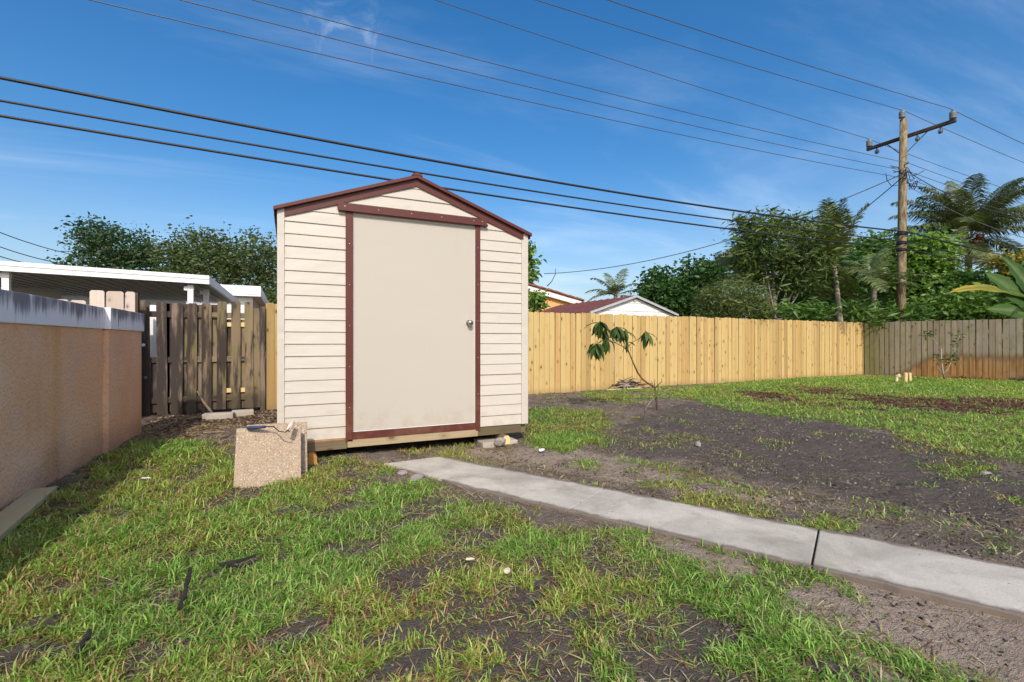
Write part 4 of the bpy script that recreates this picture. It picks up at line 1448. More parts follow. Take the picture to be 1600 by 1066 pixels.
# left, beyond the carport
tree('round_tree', 'open dark green tree rising alone above the carport roof', 'tree', gb(190, 34), [E_(180, 385, 34, 55, 32), E_(150, 368, 34, 34, 18), E_(215, 400, 34, 34, 22), E_(185, 425, 34, 70, 30)], 330, 26, 0.24, 0.55, BG, 0.42, 0.1, 0.22, seed=1)
tree('spreading_tree', 'broad olive green tree filling the gap beside the shed', 'tree', gb(345, 32), [E_(320, 400, 32, 62, 40), E_(385, 400, 32, 60, 40), E_(350, 440, 32, 90, 50), E_(280, 410, 32, 30, 28), E_(420, 420, 33, 40, 50)], 620, 26, 0.22, 0.5, OG, 0.42, 0.1, 0.25, seed=2)
tree('low_tree', 'low dark tree behind the white house roof', 'tree', gb(430, 24), [E_(425, 470, 24, 32, 25), E_(250, 440, 36, 40, 25)], 130, 26, 0.2, 0.5, OG, 0.35, 0.1, 0.15, seed=3)

# small plants beside the shed
tree('leafy_shrub', 'light green shrub in front of the tiled house wall', 'shrub', gb(836, 12.3), [E_(834, 475, 12.3, 13, 17), E_(842, 465, 12.3, 9, 9)], 40, 16, 0.12, 0.5, YG, 0.08, 0.2, 0.03, seed=4)
tree('slender_tree', 'leafy bright green branch top showing past the shed eave', 'tree', gb(818, 24), [E_(818, 398, 24, 13, 26), E_(812, 430, 24, 18, 18)], 60, 20, 0.28, 0.5, YG, 0.2, 0.2, 0.08, seed=5)
# right, behind the yellow fence
tree('citrus_tree', 'dark glossy round tree right of the white shed', 'tree', gb(1030, 21), [E_(1025, 450, 21, 26, 30), E_(1045, 470, 20, 34, 30)], 210, 26, 0.17, 0.55, DG, 0.2, 0.1, 0.1, seed=6)
tree('dark_tree', 'tall dark green tree between the citrus tree and the silver palm', 'tree', gb(1085, 20), [E_(1090, 440, 20, 34, 34), E_(1075, 470, 20, 40, 30), E_(1105, 430, 20, 22, 22)], 270, 26, 0.17, 0.55, DG, 0.2, 0.1, 0.1, seed=7)
tree('weeping_tree', 'yellow green weeping tree with narrow hanging leaves over the fence', 'tree', gb(1140, 14.5), [E_(1140, 462, 14.5, 46, 32), E_(1120, 480, 14.5, 36, 26), E_(1165, 478, 14.5, 36, 26)], 260, 26, 0.16, 0.16, [(0.095, 0.14, 0.032), (0.13, 0.175, 0.045), (0.07, 0.11, 0.026), (0.165, 0.20, 0.06)], 0.16, 0.55, 0.06, seed=8)
tree('mango_tree', 'tall loose tree with long narrow leaves and a pale trunk', 'tree', gb(1217, 16.5), [E_(1185, 355, 16.5, 34, 24), E_(1215, 375, 16.5, 62, 40), E_(1175, 400, 16.5, 34, 30), E_(1260, 385, 16.5, 44, 40), E_(1235, 430, 16.8, 50, 30), E_(1170, 430, 17, 26, 24)], 430, 24, 0.24, 0.2, [(0.085, 0.145, 0.032), (0.12, 0.185, 0.042), (0.055, 0.10, 0.024), (0.17, 0.215, 0.06)], 0.2, 0.5, 0.09, 'bark3', seed=9)
tree('broadleaf_tree', 'dark broadleaf tree in shade behind the two small palms', 'tree', gb(1290, 20.5), [E_(1270, 450, 20.5, 60, 40), E_(1310, 440, 20.5, 50, 45), E_(1250, 480, 20, 70, 28), E_(1210, 475, 20, 40, 30)], 460, 26, 0.22, 0.4, DG, 0.24, 0.25, 0.13, seed=10)
tree('hedge_tree', 'mixed green tree with reddish new growth left of the pole', 'tree', gb(1365, 21.5), [E_(1360, 420, 21.5, 52, 40), E_(1385, 450, 21.5, 48, 45), E_(1345, 395, 21.5, 30, 22), E_(1375, 385, 21.5, 32, 16)], 420, 26, 0.2, 0.45, MG + YG[:1], 0.22, 0.2, 0.12, seed=11)
tree('bright_tree', 'bright lime green tree just right of the pole', 'tree', gb(1440, 20.5), [E_(1440, 395, 20.5, 40, 28), E_(1430, 430, 20.5, 44, 40), E_(1455, 460, 20, 50, 36)], 420, 26, 0.24, 0.6, YG, 0.24, 0.15, 0.12, seed=12)
tree('dense_shrub', 'dense dark shrub below the coconut palm', 'shrub', gb(1530, 19), [E_(1520, 460, 19, 60, 34), E_(1580, 470, 18, 60, 30), E_(1490, 480, 19, 40, 22)], 330, 26, 0.2, 0.45, MG + DG, 0.22, 0.2, 0.06, seed=13, stems=3)
tree('yellow_croton', 'shrub with golden yellow leaves above the banana leaves', 'shrub', gb(1580, 17.5), [E_(1572, 408, 17.5, 20, 7), E_(1595, 402, 17.5, 14, 9), E_(1580, 430, 17.5, 20, 22)], 60, 20, 0.18, 0.4, [(0.38, 0.28, 0.03), (0.44, 0.30, 0.035), (0.18, 0.22, 0.04), (0.12, 0.18, 0.04)], 0.14, 0.2, 0.05, seed=14)
tree('low_shrub', 'low leafy shrub with long green leaves just over the corner of the fences', 'shrub', gb(1330, 17.2), [E_(1330, 495, 17.2, 50, 20), E_(1250, 492, 16, 34, 14), E_(1400, 490, 17.6, 40, 20)], 140, 22, 0.3, 0.2, MG, 0.2, -0.3, 0.04, seed=15, stems=2)
tree('vine_shrub', 'lime green shrub against the fence between pole and banana', 'shrub', gb(1480, 17.8), [E_(1470, 485, 17.8, 40, 20), E_(1510, 475, 17.8, 40, 22), E_(1545, 488, 17, 40, 16)], 220, 24, 0.17, 0.5, YG + MG, 0.18, 0.15, 0.05, seed=16, stems=2)
tree('corner_tree', 'green tree beyond the weathered fence at the frame edge', 'tree', gb(1660, 17), [E_(1650, 450, 17, 60, 50), E_(1700, 470, 16, 50, 50)], 260, 24, 0.22, 0.45, MG, 0.22, 0.2, 0.12, seed=17)
# far background: a wood closes the view low down
rng = np.random.default_rng(55)
cs = []
for k in range(900):
    a = rng.uniform(-75, 95)
    dist = rng.uniform(46, 60)
    an = R(a) + 0.0
    cs.append((dist * math.sin(an), dist * math.cos(an), abs(rng.normal(1.2, 1.2))))
V, T, K = leaf_cloud(rng, np.array(cs), 26, (1.4, 1.4, 0.8), 0.7, 0.6, 0.1, DG + MG)
o = inst('woods', np_mesh('woods', V, T, M['leaf'], K))
tag(o, 'far low belt of trees behind the gardens', 'woods', kind='stuff')


# palms ------------------------------------------------------------
def frond(rng, az, el, L, droop, leaf, n, col, width=0.03, hang=0.5, fold=0.5, rach=0.018):
    """feather frond from the origin -> verts, quads, cols"""
    N = 14
    d = np.array([math.cos(az) * math.cos(el), math.sin(az) * math.cos(el), math.sin(el)])
    pts = [np.zeros(3)]
    for i in range(N):
        pts.append(pts[-1] + d * L / N)
        d = d + np.array([0, 0, -droop / N * (0.4 + 1.4 * i / N)])
        d /= np.linalg.norm(d)
    pts = np.array(pts)
    V, Q, K = [], [], []

    def quad(a, b, c, e, col_):
        i = len(V)
        V.extend([a, b, c, e])
        Q.append((i, i + 1, i + 2, i + 3))
        K.extend([col_] * 4)
    side0 = np.array([-math.sin(az), math.cos(az), 0])
    up = np.array([0, 0, 1.0])
    rc = np.array((0.20, 0.17, 0.06))
    for i in range(N):
        w = rach * (1 - i / N) + 0.004
        for vec in (side0, np.cross(pts[i + 1] - pts[i], side0) / (np.linalg.norm(pts[i + 1] - pts[i]) + 1e-9)):
            quad(pts[i] - vec * w, pts[i] + vec * w, pts[i + 1] + vec * w * 0.9, pts[i + 1] - vec * w * 0.9, rc)
    for j in range(n):
        f = 0.14 + 0.86 * (j + rng.uniform(-0.3, 0.3)) / n
        k = min(N - 1, int(f * N))
        p = pts[k] + (pts[k + 1] - pts[k]) * (f * N - k)
        tg = (pts[k + 1] - pts[k]) / np.linalg.norm(pts[k + 1] - pts[k])
        for sg in (-1, 1):
            ln_ = leaf * (math.sin(math.pi * min(1, 0.16 + f * 0.84)) ** 0.6 * 0.85 + 0.15) * rng.uniform(0.8, 1.15)
            dd = side0 * sg * rng.uniform(0.8, 1.0) + tg * rng.uniform(0.35, 0.75) + up * rng.uniform(-0.1, 0.25) * fold
            dd /= np.linalg.norm(dd)
            mid = p + dd * ln_ * 0.5
            d2 = dd + up * (-hang * rng.uniform(0.5, 1.6))
            d2 /= np.linalg.norm(d2)
            tip = mid + d2 * ln_ * 0.5
            wv = tg * width * 0.5
            c = np.array(col[rng.integers(len(col))]) * rng.uniform(0.75, 1.25)
            quad(p - wv * 0.6, p + wv * 0.6, mid + wv, mid - wv, c)
            quad(mid - wv, mid + wv, tip + wv * 0.12, tip - wv * 0.12, c)
    return np.array(V), np.array(Q), np.array(K)


def palm(name, label, base, top, trunk_r, fronds, L, leaf, n, col, seed, droop=1.5, width=0.035, hang=0.5, bark='bark3', fold=0.5, group=None, rach=0.018):
    rng = np.random.default_rng(seed)
    base, top = Vector(base), Vector(top)
    root = thing(name, label, 'palm tree', base, group=group)
    tp = top - base
    pts = [Vector((0, 0, -0.1)), Vector((tp.x * 0.2, tp.y * 0.2, tp.z * 0.33)), Vector((tp.x * 0.55, tp.y * 0.55, tp.z * 0.66)), tp]
    m = MB()
    pp, ra = [], []
    for k in range(19):
        f = k / 18 * 3
        i = min(2, int(f))
        p = pts[i].lerp(pts[i + 1], f - i)
        pp.append(p)
        ra.append(trunk_r * (1.25 - 0.45 * k / 18) * (1 + 0.05 * (k % 2)))
    m.tube(pp, ra, 10)
    m.build('trunk', M[bark], root, True)
    for az, el, ls in fronds:
        V, Q, K = frond(rng, R(az), R(el), L * ls, droop * rng.uniform(0.8, 1.2), leaf, n, col, width, hang, fold, rach)
        inst('frond', np_mesh('frond', V, None, M['palm'], K, Q), root, tp + Vector((rng.normal(0, 0.04), rng.normal(0, 0.04), rng.normal(0, 0.05))))
    return root, tp


CG = [(0.093, 0.132, 0.05), (0.132, 0.171, 0.059), (0.202, 0.217, 0.078), (0.078, 0.105, 0.043)]
CY_ = [(0.192, 0.18, 0.06), (0.24, 0.204, 0.072), (0.144, 0.144, 0.048)]
rp = random.Random(5)
# image-right is azimuth -25 deg, image-left 155, towards camera 245, away 65
t0 = 26.0
cb = W(1512, 374, t0)
root, tp = palm('coconut_palm', 'big coconut palm with orange nuts behind the pole', (cb.x + 0.3, cb.y, 0), cb, 0.17,
                [(155, 12, 1.0), (150, 42, 1.0), (165, 60, 0.95), (130, 72, 0.9), (60, 80, 0.9), (-30, 68, 0.95), (-25, 48, 1.1), (-35, 30, 1.1), (-20, 5, 1.05), (-50, -12, 0.9), (175, -8, 0.95), (200, 30, 0.9), (245, 40, 0.8), (290, 35, 0.9), (100, 35, 1.0), (30, 40, 1.0), (225, -25, 0.55), (250, 55, 0.9), (-75, 20, 0.9), (190, 55, 1.0), (65, 55, 1.0), (140, 52, 1.0), (210, 66, 0.9), (-10, 58, 1.0), (-60, 60, 0.85), (270, 65, 0.8), (-45, 42, 1.0), (160, 30, 0.95)],
                4.3, 0.95, 100, CG, 21, 1.3, 0.05, 1.0)
for k, (az, el, ls) in enumerate([(240, -35, 0.5), (-30, -30, 0.9), (170, -42, 0.8), (260, -50, 0.6)]):
    rng = np.random.default_rng(70 + k)
    V, Q, K = frond(rng, R(az), R(el), 3.4 * ls, 1.2, 0.8, 40, CY_, 0.05, 0.8)
    inst('frond', np_mesh('frond', V, None, M['palm'], K, Q), root, tp).__setitem__('label', 'yellowing drooping frond')
nutm = m_plain('coconut_husk', (0.20, 0.085, 0.03), 0.6, 0.35, 12)
nm = rock_mesh('coconut', nutm, (0.13, 0.13, 0.17), 9, 2)
for k in range(14):
    inst('coconut', nm, root, tp + Vector((rp.uniform(-0.4, 0.4), -0.25 + rp.uniform(-0.35, 0.1), rp.uniform(-0.85, 0.15))), (rp.uniform(-1, 1), rp.uniform(-1, 1), 0))
# two small feather palms by the fence corner
a0, a1 = W(1318, 533, 16.6), W(1303, 415, 16.6)
palm('feather_palm', 'slender palm with tall upright fronds and a leaning grey trunk', (a0.x, a0.y, 0), a1, 0.088,
     [(rp.uniform(0, 360), e, rp.uniform(0.85, 1.1)) for e in (88, 85, 82, 79, 76, 72, 68, 62, 56, 48, 40, 30, 15, -10, -35, -50)], 2.15, 0.55, 60,
     [(0.10, 0.15, 0.045), (0.14, 0.185, 0.055), (0.20, 0.21, 0.075), (0.075, 0.115, 0.04)], 22, 0.8, 0.04, 0.35, fold=1.5)
a0, a1 = W(1360, 533, 17.0), W(1366, 452, 17.0)
palm('small_palm', 'short palm with arching pale fronds close to the pole', (a0.x, a0.y, 0), a1, 0.10,
     [(k * 41 % 360, e, rp.uniform(0.85, 1.1)) for k, e in enumerate((80, 72, 66, 58, 50, 45, 38, 30, 22, 10, -10, -30))], 1.7, 0.45, 40,
     [(0.12, 0.17, 0.05), (0.16, 0.21, 0.065), (0.085, 0.13, 0.04)], 23, 1.3, 0.04, 0.5)
a1 = W(1490, 425, 22)
palm('leaning_palm', 'young palm with pale arching fronds under the coconut palm', (a1.x, a1.y, 0), a1, 0.09,
     [(k * 47 % 360, e, rp.uniform(0.85, 1.1)) for k, e in enumerate((80, 70, 62, 55, 45, 35, 25, 10, -5))], 2.3, 0.55, 40, CY_ + CG, 24, 1.8, 0.035, 0.5)
# far royal palm over the white shed
a1 = W(962, 462, 30)
palm('far_palm', 'small far palm showing over the red roof of the white shed', (a1.x, a1.y, 0), a1, 0.15,
     [(155, 30, 1), (150, 55, 1.0), (100, 75, 0.9), (20, 72, 1.0), (-25, 50, 0.9), (-25, 25, 1.0), (160, 8, 1.0), (-20, 5, 1.0), (245, 40, 0.8), (200, 20, 0.9), (65, 40, 1)], 2.0, 0.6, 40, CG, 25, 1.3, 0.05, 0.5)
a1 = W(818, 425, 30)
palm('half_hidden_palm', 'bluish palm fronds poking past the shed below the eave', (a1.x, a1.y, 0), a1, 0.15,
     [(-25, 15, 1), (-30, -15, 0.8), (-25, 40, 0.8), (155, 30, 1), (65, 60, 1), (245, 30, 0.8), (-40, -35, 0.8)], 1.3, 0.5, 34, BG, 26, 1.5, 0.05, 0.6)

# silver fan palm
fb = W(1150, 425, 21)
fp = thing('fan_palm', 'silvery grey fan palm between the dark tree and the tall loose tree', 'palm tree', (fb.x, fb.y, 0))
MB().tube([(0, 0, -0.1), (0, 0, fb.z * 0.5), (0, 0, fb.z - 0.6)], [0.2, 0.18, 0.16], 10).build('trunk', M['bark3'], fp, True)
rng = np.random.default_rng(31)
for k in range(17):
    az, el = rng.uniform(0, 2 * math.pi), R(rng.uniform(-25, 80))
    if k < 6:
        az = R([155, 170, -25, 0, 245, 120][k])
    d = Vector((math.cos(az) * math.cos(el), math.sin(az) * math.cos(el), math.sin(el)))
    tip = d * 0.85
    sidev = d.cross(Vector((0, 0, 1))).normalized()
    upv = sidev.cross(d)
    m = MB()
    m.tube([(0, 0, 0), tip], [0.03, 0.018], 5)
    nv0 = len(m.v)
    for j in range(25):
        b_ = R(-120 + 10 * j)
        for q in (0,):
            dr = d * math.cos(b_) + sidev * math.sin(b_) + upv * 0.25
            dr2 = d * math.cos(b_ + R(5)) + sidev * math.sin(b_ + R(5)) + upv * 0.30
            dr3 = d * math.cos(b_ + R(10)) + sidev * math.sin(b_ + R(10)) + upv * 0.25
            L_ = 0.75
            m.add([tip, tip + dr * L_ * 0.7, tip + dr2 * L_, tip + dr3 * L_ * 0.7], [(0, 1, 2, 3)])
    V = np.array(m.v)
    qs = [f for f in m.f if len(f) == 4]
    K = np.tile(np.array((0.21, 0.24, 0.20)), (len(V), 1)) * rng.uniform(0.6, 1.15)
    inst('fan_leaf', np_mesh('fan_leaf', V, None, M['palm'], K, qs), fp, (0, 0, fb.z - 0.45))


# banana plant at the right
def banana_leaf(parent, p, az, el, L, Wd, droop, col, col2, seed, roll=0.0):
    rng = np.random.default_rng(seed)
    N = 22
    d = Vector((math.cos(az) * math.cos(el), math.sin(az) * math.cos(el), math.sin(el)))
    pts = [Vector((0, 0, 0))]
    for i in range(N):
        pts.append(pts[-1] + d * (L / N))
        d = (d + Vector((0, 0, -droop / N * (0.3 + 1.5 * i / N)))).normalized()
    V, Q, K = [], [], []
    for i, q in enumerate(pts):
        f = i / N
        w = Wd * (math.sin(math.pi * min(1, max(0, (f - 0.12) / 0.88)) ** 0.75) ** 0.7) if f > 0.12 else 0.02
        w = max(w, 0.012) * (1 + 0.05 * rng.normal())
        tg = (pts[min(i + 1, N)] - pts[max(i - 1, 0)]).normalized()
        s = tg.cross(Vector((0, 0, 1))).normalized()
        s = Matrix.Rotation(roll, 3, tg) @ s
        nn = s.cross(tg)
        for k, (u, h) in enumerate(((-1, 0.10), (-0.5, 0.16), (0, 0.0), (0.5, 0.16), (1, 0.10))):
            V.append(q + s * (w * u) + nn * (h * w + 0.015 * rng.normal() * (abs(u) == 1)))
            mixf = max(0, min(1, (f - 0.35) * 2.0 + 0.15 * rng.normal())) if col2 is not None else 0
            c = np.array(col) * (1 - mixf) + np.array(col2 if col2 is not None else col) * mixf
            if u == 0:
                c = np.array((0.14, 0.20, 0.06))
            K.append(c * rng.uniform(0.92, 1.08))
    for i in range(N):
        for k in range(4):
            a = i * 5 + k
            Q.append((a, a + 1, a + 6, a + 5))
    o = inst('banana_leaf', np_mesh('banana_leaf', np.array([tuple(v) for v in V]), None, M['banana'], np.array(K), np.array(Q)), parent, p)
    o.data.shade_smooth()
    return o


tb = 14.8
bb = W(1640, 500, tb)
bn = thing('banana_plant', 'banana plant with broad leaves, one yellowing, over the weathered fence', 'banana plant', (bb.x, bb.y, 0))
MB().tube([(0, 0, -0.1), (0, 0, 1.2), (0.03, 0, 2.0)], [0.13, 0.11, 0.07], 10).build('stem', M['bark3'], bn, True)
G1, G2 = (0.040, 0.098, 0.018), (0.06, 0.13, 0.024)
yl = banana_leaf(bn, W(1640, 478, tb) - bn.location, R(157), R(22), 3.3, 0.17, 0.75, G2, (0.46, 0.32, 0.03), 1, R(-48))
yl['label'] = 'leaf turned yellow at its tip'
for k, (px, py, az, el, L, w, dr, ro) in enumerate([(1640, 505, 154, 44, 2.5, 0.36, 0.35, -78), (1640, 500, 148, 62, 2.4, 0.36, 0.5, -70), (1650, 500, 158, 14, 2.3, 0.26, 0.3, -70), (1630, 490, 200, 40, 1.7, 0.32, 0.9, 30), (1650, 460, 20, 60, 2.2, 0.36, 1.0, 0), (1650, 465, -30, 50, 2.2, 0.36, 1.0, 0)]):
    banana_leaf(bn, W(px, py, tb) - bn.location, R(az), R(el), L, w, dr, G1 if k % 2 else G2, None, 5 + k, R(ro))

# ------------------------------------------------------------------ mango sapling
t0 = 7.84
sb = W(1028, 643, t0)
sap = thing('mango_sapling', 'young mango sapling with a bent stem and drooping glossy leaves', 'sapling', (sb.x, sb.y, 0))


def S(px, py, dt=0.0):
    return W(px, py, t0 + dt) - Vector((sb.x, sb.y, 0))


MB().tube([S(1028, 650), S(1026, 628), S(1023.6, 606)], [0.022, 0.018, 0.016], 7).build('stem', M['twig'], sap, True)
MB().tube([S(1023.6, 606), S(1014, 600), S(1004, 593), S(996, 582), S(989, 566), S(982, 549), S(979, 537)], [0.016, 0.0155, 0.015, 0.013, 0.012, 0.011, 0.008], 7).build('stem', M['twig'], sap, True)
br = MB()
br.tube([S(982, 549), S(972, 541, -0.05), S(962, 536, -0.1), S(950, 533, -0.12)], [0.008, 0.007, 0.006, 0.004], 6)
br.tube([S(962, 536, -0.1), S(952, 521), S(945, 508), S(940, 502)], [0.006, 0.005, 0.004, 0.003], 5)
br.tube([S(980, 542), S(990, 534, 0.1), S(1002, 527, 0.15), S(1010, 521, 0.15)], [0.006, 0.005, 0.004, 0.003], 5)
br.tube([S(972, 541), S(966, 524), S(963, 513)], [0.005, 0.004, 0.003], 5)
br.tube([S(950, 533, -0.12), S(940, 538, -0.12), S(933, 540, -0.1)], [0.004, 0.004, 0.003], 5)
br.tube([S(1024, 606), S(1030, 600), S(1034, 596), S(1034, 592)], [0.008, 0.007, 0.005, 0.004], 5)
br.tube([S(1023, 606), S(1023, 593)], [0.006, 0.005], 5)
br.tube([S(1021, 603), S(1018, 595)], [0.006, 0.004], 5)
br.build('branch', M['twig'], sap, True)
o = MB().tube([S(1006.5, 647, -0.1), S(1010, 637, -0.1), S(1016, 628, -0.08), S(1028, 617, -0.06), S(1040, 612, -0.05), S(1052, 606.5, -0.03)], [0.018, 0.015, 0.013, 0.010, 0.007, 0.004], 7).build('cut_branch', M['bark2'], sap, True)
# mango leaf: narrow, folded, drooping; built along +X and curling down
lv = []
lf = []
NL = 6
for i in range(NL + 1):
    f = i / NL
    w = 0.125 * math.sin(math.pi * min(1, f * 0.93 + 0.05)) ** 0.9
    xx_, zz = f - 0.18 * f * f, -0.42 * f * f
    lv += [(xx_, -w, zz + w * 0.35), (xx_, 0, zz), (xx_, w, zz + w * 0.35)]
for i in range(NL):
    a = i * 3
    lf += [(a, a + 3, a + 4, a + 1), (a + 1, a + 4, a + 5, a + 2)]
lmesh = []
for k, c in enumerate([(0.030, 0.065, 0.015), (0.042, 0.085, 0.018), (0.065, 0.115, 0.024), (0.12, 0.155, 0.04)]):
    me = np_mesh('leaf', np.array(lv), None, M['banana'], np.tile(np.array(c), (len(lv), 1)), np.array(lf))
    me.shade_smooth()
    lmesh.append(me)
rl = random.Random(12)
for (px, py, dt, n, L) in [(937, 504, 0, 20, 0.31), (932, 538, -0.1, 16, 0.29), (964, 512, 0.05, 16, 0.28), (1010, 520, 0.15, 12, 0.28), (980, 536, 0, 6, 0.19), (949, 530, -0.1, 10, 0.27), (977, 518, 0.1, 9, 0.26), (945, 515, 0.12, 10, 0.28)]:
    c = S(px, py, dt)
    for k in range(n):
        az = 2 * math.pi * (k + rl.uniform(-0.3, 0.3)) / n
        pit = rl.uniform(R(25), R(75)) if k % 4 else rl.uniform(R(-10), R(25))
        s = L * rl.uniform(0.75, 1.15)
        inst('leaf', rl.choice(lmesh), sap, c + Vector((0, 0, rl.uniform(-0.02, 0.02))), (rl.uniform(-0.4, 0.4), pit, az), (s, s, s))

# ------------------------------------------------------------------ shrub and stakes near the right fence
t0 = 13.6
sb2 = W(1476, 590, t0)
sh = thing('leafy_sapling', 'sparse pale stemmed sapling growing before the weathered fence', 'sapling', (sb2.x, sb2.y, 0))


def S2(px, py, dt=0.0):
    return W(px, py, t0 + dt) - Vector((sb2.x, sb2.y, 0))


for pts, r0 in (([(1476, 592), (1473, 580), (1471, 565), (1471, 545)], 0.028), ([(1475, 584), (1481, 577), (1485, 568), (1487, 560)], 0.02), ([(1474, 587), (1466, 575), (1459, 563), (1454, 556)], 0.014), ([(1487, 560), (1492, 545), (1496, 532), (1500, 524)], 0.008), ([(1471, 550), (1462, 535), (1452, 523)], 0.007)):
    MB().tube([S2(*p) for p in pts], [r0 * (1 - 0.18 * i) for i in range(len(pts))], 6).build('stem', M['bark3'], sh, True)
rng = np.random.default_rng(3)
cen = np.array([S2(px, py, rng.uniform(-0.1, 0.1)) for px, py in [(1460, 556), (1466, 560), (1478, 560), (1486, 557), (1492, 552), (1497, 528), (1503, 522), (1494, 540), (1450, 524), (1456, 519), (1445, 522), (1480, 568), (1488, 563)]])
V, T, K = leaf_cloud(rng, cen, 11, (0.06, 0.06, 0.04), 0.10, 0.45, 0.2, [(0.09, 0.14, 0.04), (0.13, 0.18, 0.05), (0.06, 0.1, 0.03)])
inst('foliage', np_mesh('foliage', V, T, M['leaf'], K), sh)
for k, (px, py, h, r, mt, lab) in enumerate([(1415, 597, 0.26, 0.045, 'stake', 'tallest fresh cut round stake in the lawn by the fence corner'), (1422, 595.5, 0.24, 0.04, 'stake', 'fresh cut stake just right of the tallest one in the lawn'), (1401, 597, 0.20, 0.034, 'board', 'short duller stake at the left of the stake cluster'), (1405, 596, 0.21, 0.03, 'board', 'duller thin stake second in the stake cluster')]):
    g = G(px, py)
    o = MB().lathe([(r, -0.05), (r, h - 0.01), (r * 0.85, h)], (0, 0, 0), 'Z', 10).build('lawn_stake', M[mt])
    o.location = (g.x, g.y, 0)
    o.rotation_euler = (rl.uniform(-0.06, 0.06), rl.uniform(-0.06, 0.06), 0)
    tag(o, lab, 'stake', 'stakes cut off in the lawn')
# brush pile by the yellow fence
bp = G(974, 607)
rs = random.Random(44)
for k in range(26):
    ang = R(rs.choice([-25, -12, 4, 18, 35, 165, 150])) + rs.uniform(-0.25, 0.25)
    L = rs.uniform(0.3, 0.75)
    c = Vector((bp.x + rs.gauss(0.03, 0.16), bp.y - 0.16 + rs.gauss(0, 0.06), 0.06 + abs(rs.gauss(0.05, 0.05))))
    d = Vector((math.cos(ang), math.sin(ang), rs.uniform(-0.35, 0.45)))
    r0 = rs.uniform(0.010, 0.022)
    o = MB().tube([c - d * L / 2, c + Vector((rs.uniform(-.02, .02), 0, rs.uniform(0, .03))), c + d * L / 2], [r0, r0 * 0.9, r0 * 0.6], 6).build('cut_stick', M['bark3'] if k % 2 == 0 else M['twig'], None, True)
    tag(o, 'cut stick in the brush pile at the foot of the yellow fence', 'stick', 'brush pile by the yellow fence')
o = MB().box((-0.5, -0.03, 0), (0.5, 0.03, 0.02)).build('loose_lath', M['board'])
g = G(975, 609)
o.location = (g.x, g.y, 0.01)
o.rotation_euler = (0, 0, R(1))
tag(o, 'thin pale lath lying flat before the brush pile', 'board')

# ------------------------------------------------------------------ small litter
def rock(px, py, size, mat, seed, label, cat='stone', name='small_stone', dz=0.0):
    g = G(px, py)
    o = inst(name, rock_mesh(name, mat, size, seed), None, (g.x, g.y, gz1(g.x, g.y) + size[2] * 0.4 + dz), (0, 0, seed))
    return tag(o, label, cat)


rock(792, 897, (0.028, 0.019, 0.013), M['stone'], 1, 'white stone lying in the near grass', dz=0.02)
rock(1091, 700, (0.038, 0.03, 0.045), M['grstone'], 2, 'upright tan clod on the dark soil')
rock(1540, 738, (0.055, 0.035, 0.014), M['grstone'], 3, 'flat grey stone on the dark soil near the frame edge')
rock(650, 750, (0.10, 0.05, 0.03), M['grstone'], 4, 'broken concrete lump beside the near corner of the path')
rock(628, 741, (0.06, 0.05, 0.025), M['grstone'], 5, 'small grey lump beside the broken concrete lump')
rock(735, 884, (0.026, 0.012, 0.008), M['pink'], 6, 'thin tan chip in the grass left of the white stone', dz=0.02)
g = G(846, 706)
o = inst('paper_scrap', rock_mesh('paper_scrap', M['plastic'], (0.05, 0.025, 0.018), 8), None, (g.x, g.y, 0.02), (0, 0, 0.4))
tag(o, 'white scrap of litter on the soil right of the shed', 'litter')
for k, (pts, lab) in enumerate([
        ([(222, 747), (236, 747)], 'white twig in the shaded grass by the wall'),
        ([(318, 676), (351, 674.5)], 'pale straight twig on the leaf litter before the gate')]):
    o = MB().tube([G(*p, 0.03 if k == 0 else 0.012) for p in pts], 0.007, 6).build('pale_twig', M['plastic'] if k == 0 else M['bark3'])
    tag(o, lab, 'twig')
for k, (pts, r, lab) in enumerate([
        ([(295, 888, .10), (294, 902, .085), (290, 922, .065), (286, 934, .05), (281, 952, .035)], 0.0105, 'black strip of bark standing up in the near grass'),
        ([(142, 984, .07), (135, 996, .06), (125, 1012, .05), (118, 1028, .035)], 0.010, 'bent black strip of bark nearest the camera'),
        ([(340, 884, .02), (370, 877, .03), (398, 868, .03)], 0.012, 'dark strip of bark pointing to the leaning pavers')]):
    rj = random.Random(k)
    pts = [G(*p) + Vector((rj.uniform(-.006, .006), rj.uniform(-.006, .006), 0)) for p in pts]
    fine = []
    for a_, b_ in zip(pts[:-1], pts[1:]):
        for f_ in (0, 0.33, 0.66):
            fine.append(a_.lerp(b_, f_) + Vector((rj.uniform(-.003, .003), rj.uniform(-.003, .003), rj.uniform(-.003, .003))))
    fine.append(pts[-1])
    o = MB().tube(fine, [r * rj.uniform(0.55, 1.15) for _ in fine], 6).build('bark_strip', M['bark'])
    tag(o, lab, 'bark', 'bark strips in the lawn')


# ------------------------------------------------------------------ grass
def in_view(x, y, m=1.28):
    t = x * SY + y * CY
    a = (x * CY - y * SY) / np.maximum(t, 0.05)
    return (t > 0.7) & (np.abs(a) < m)


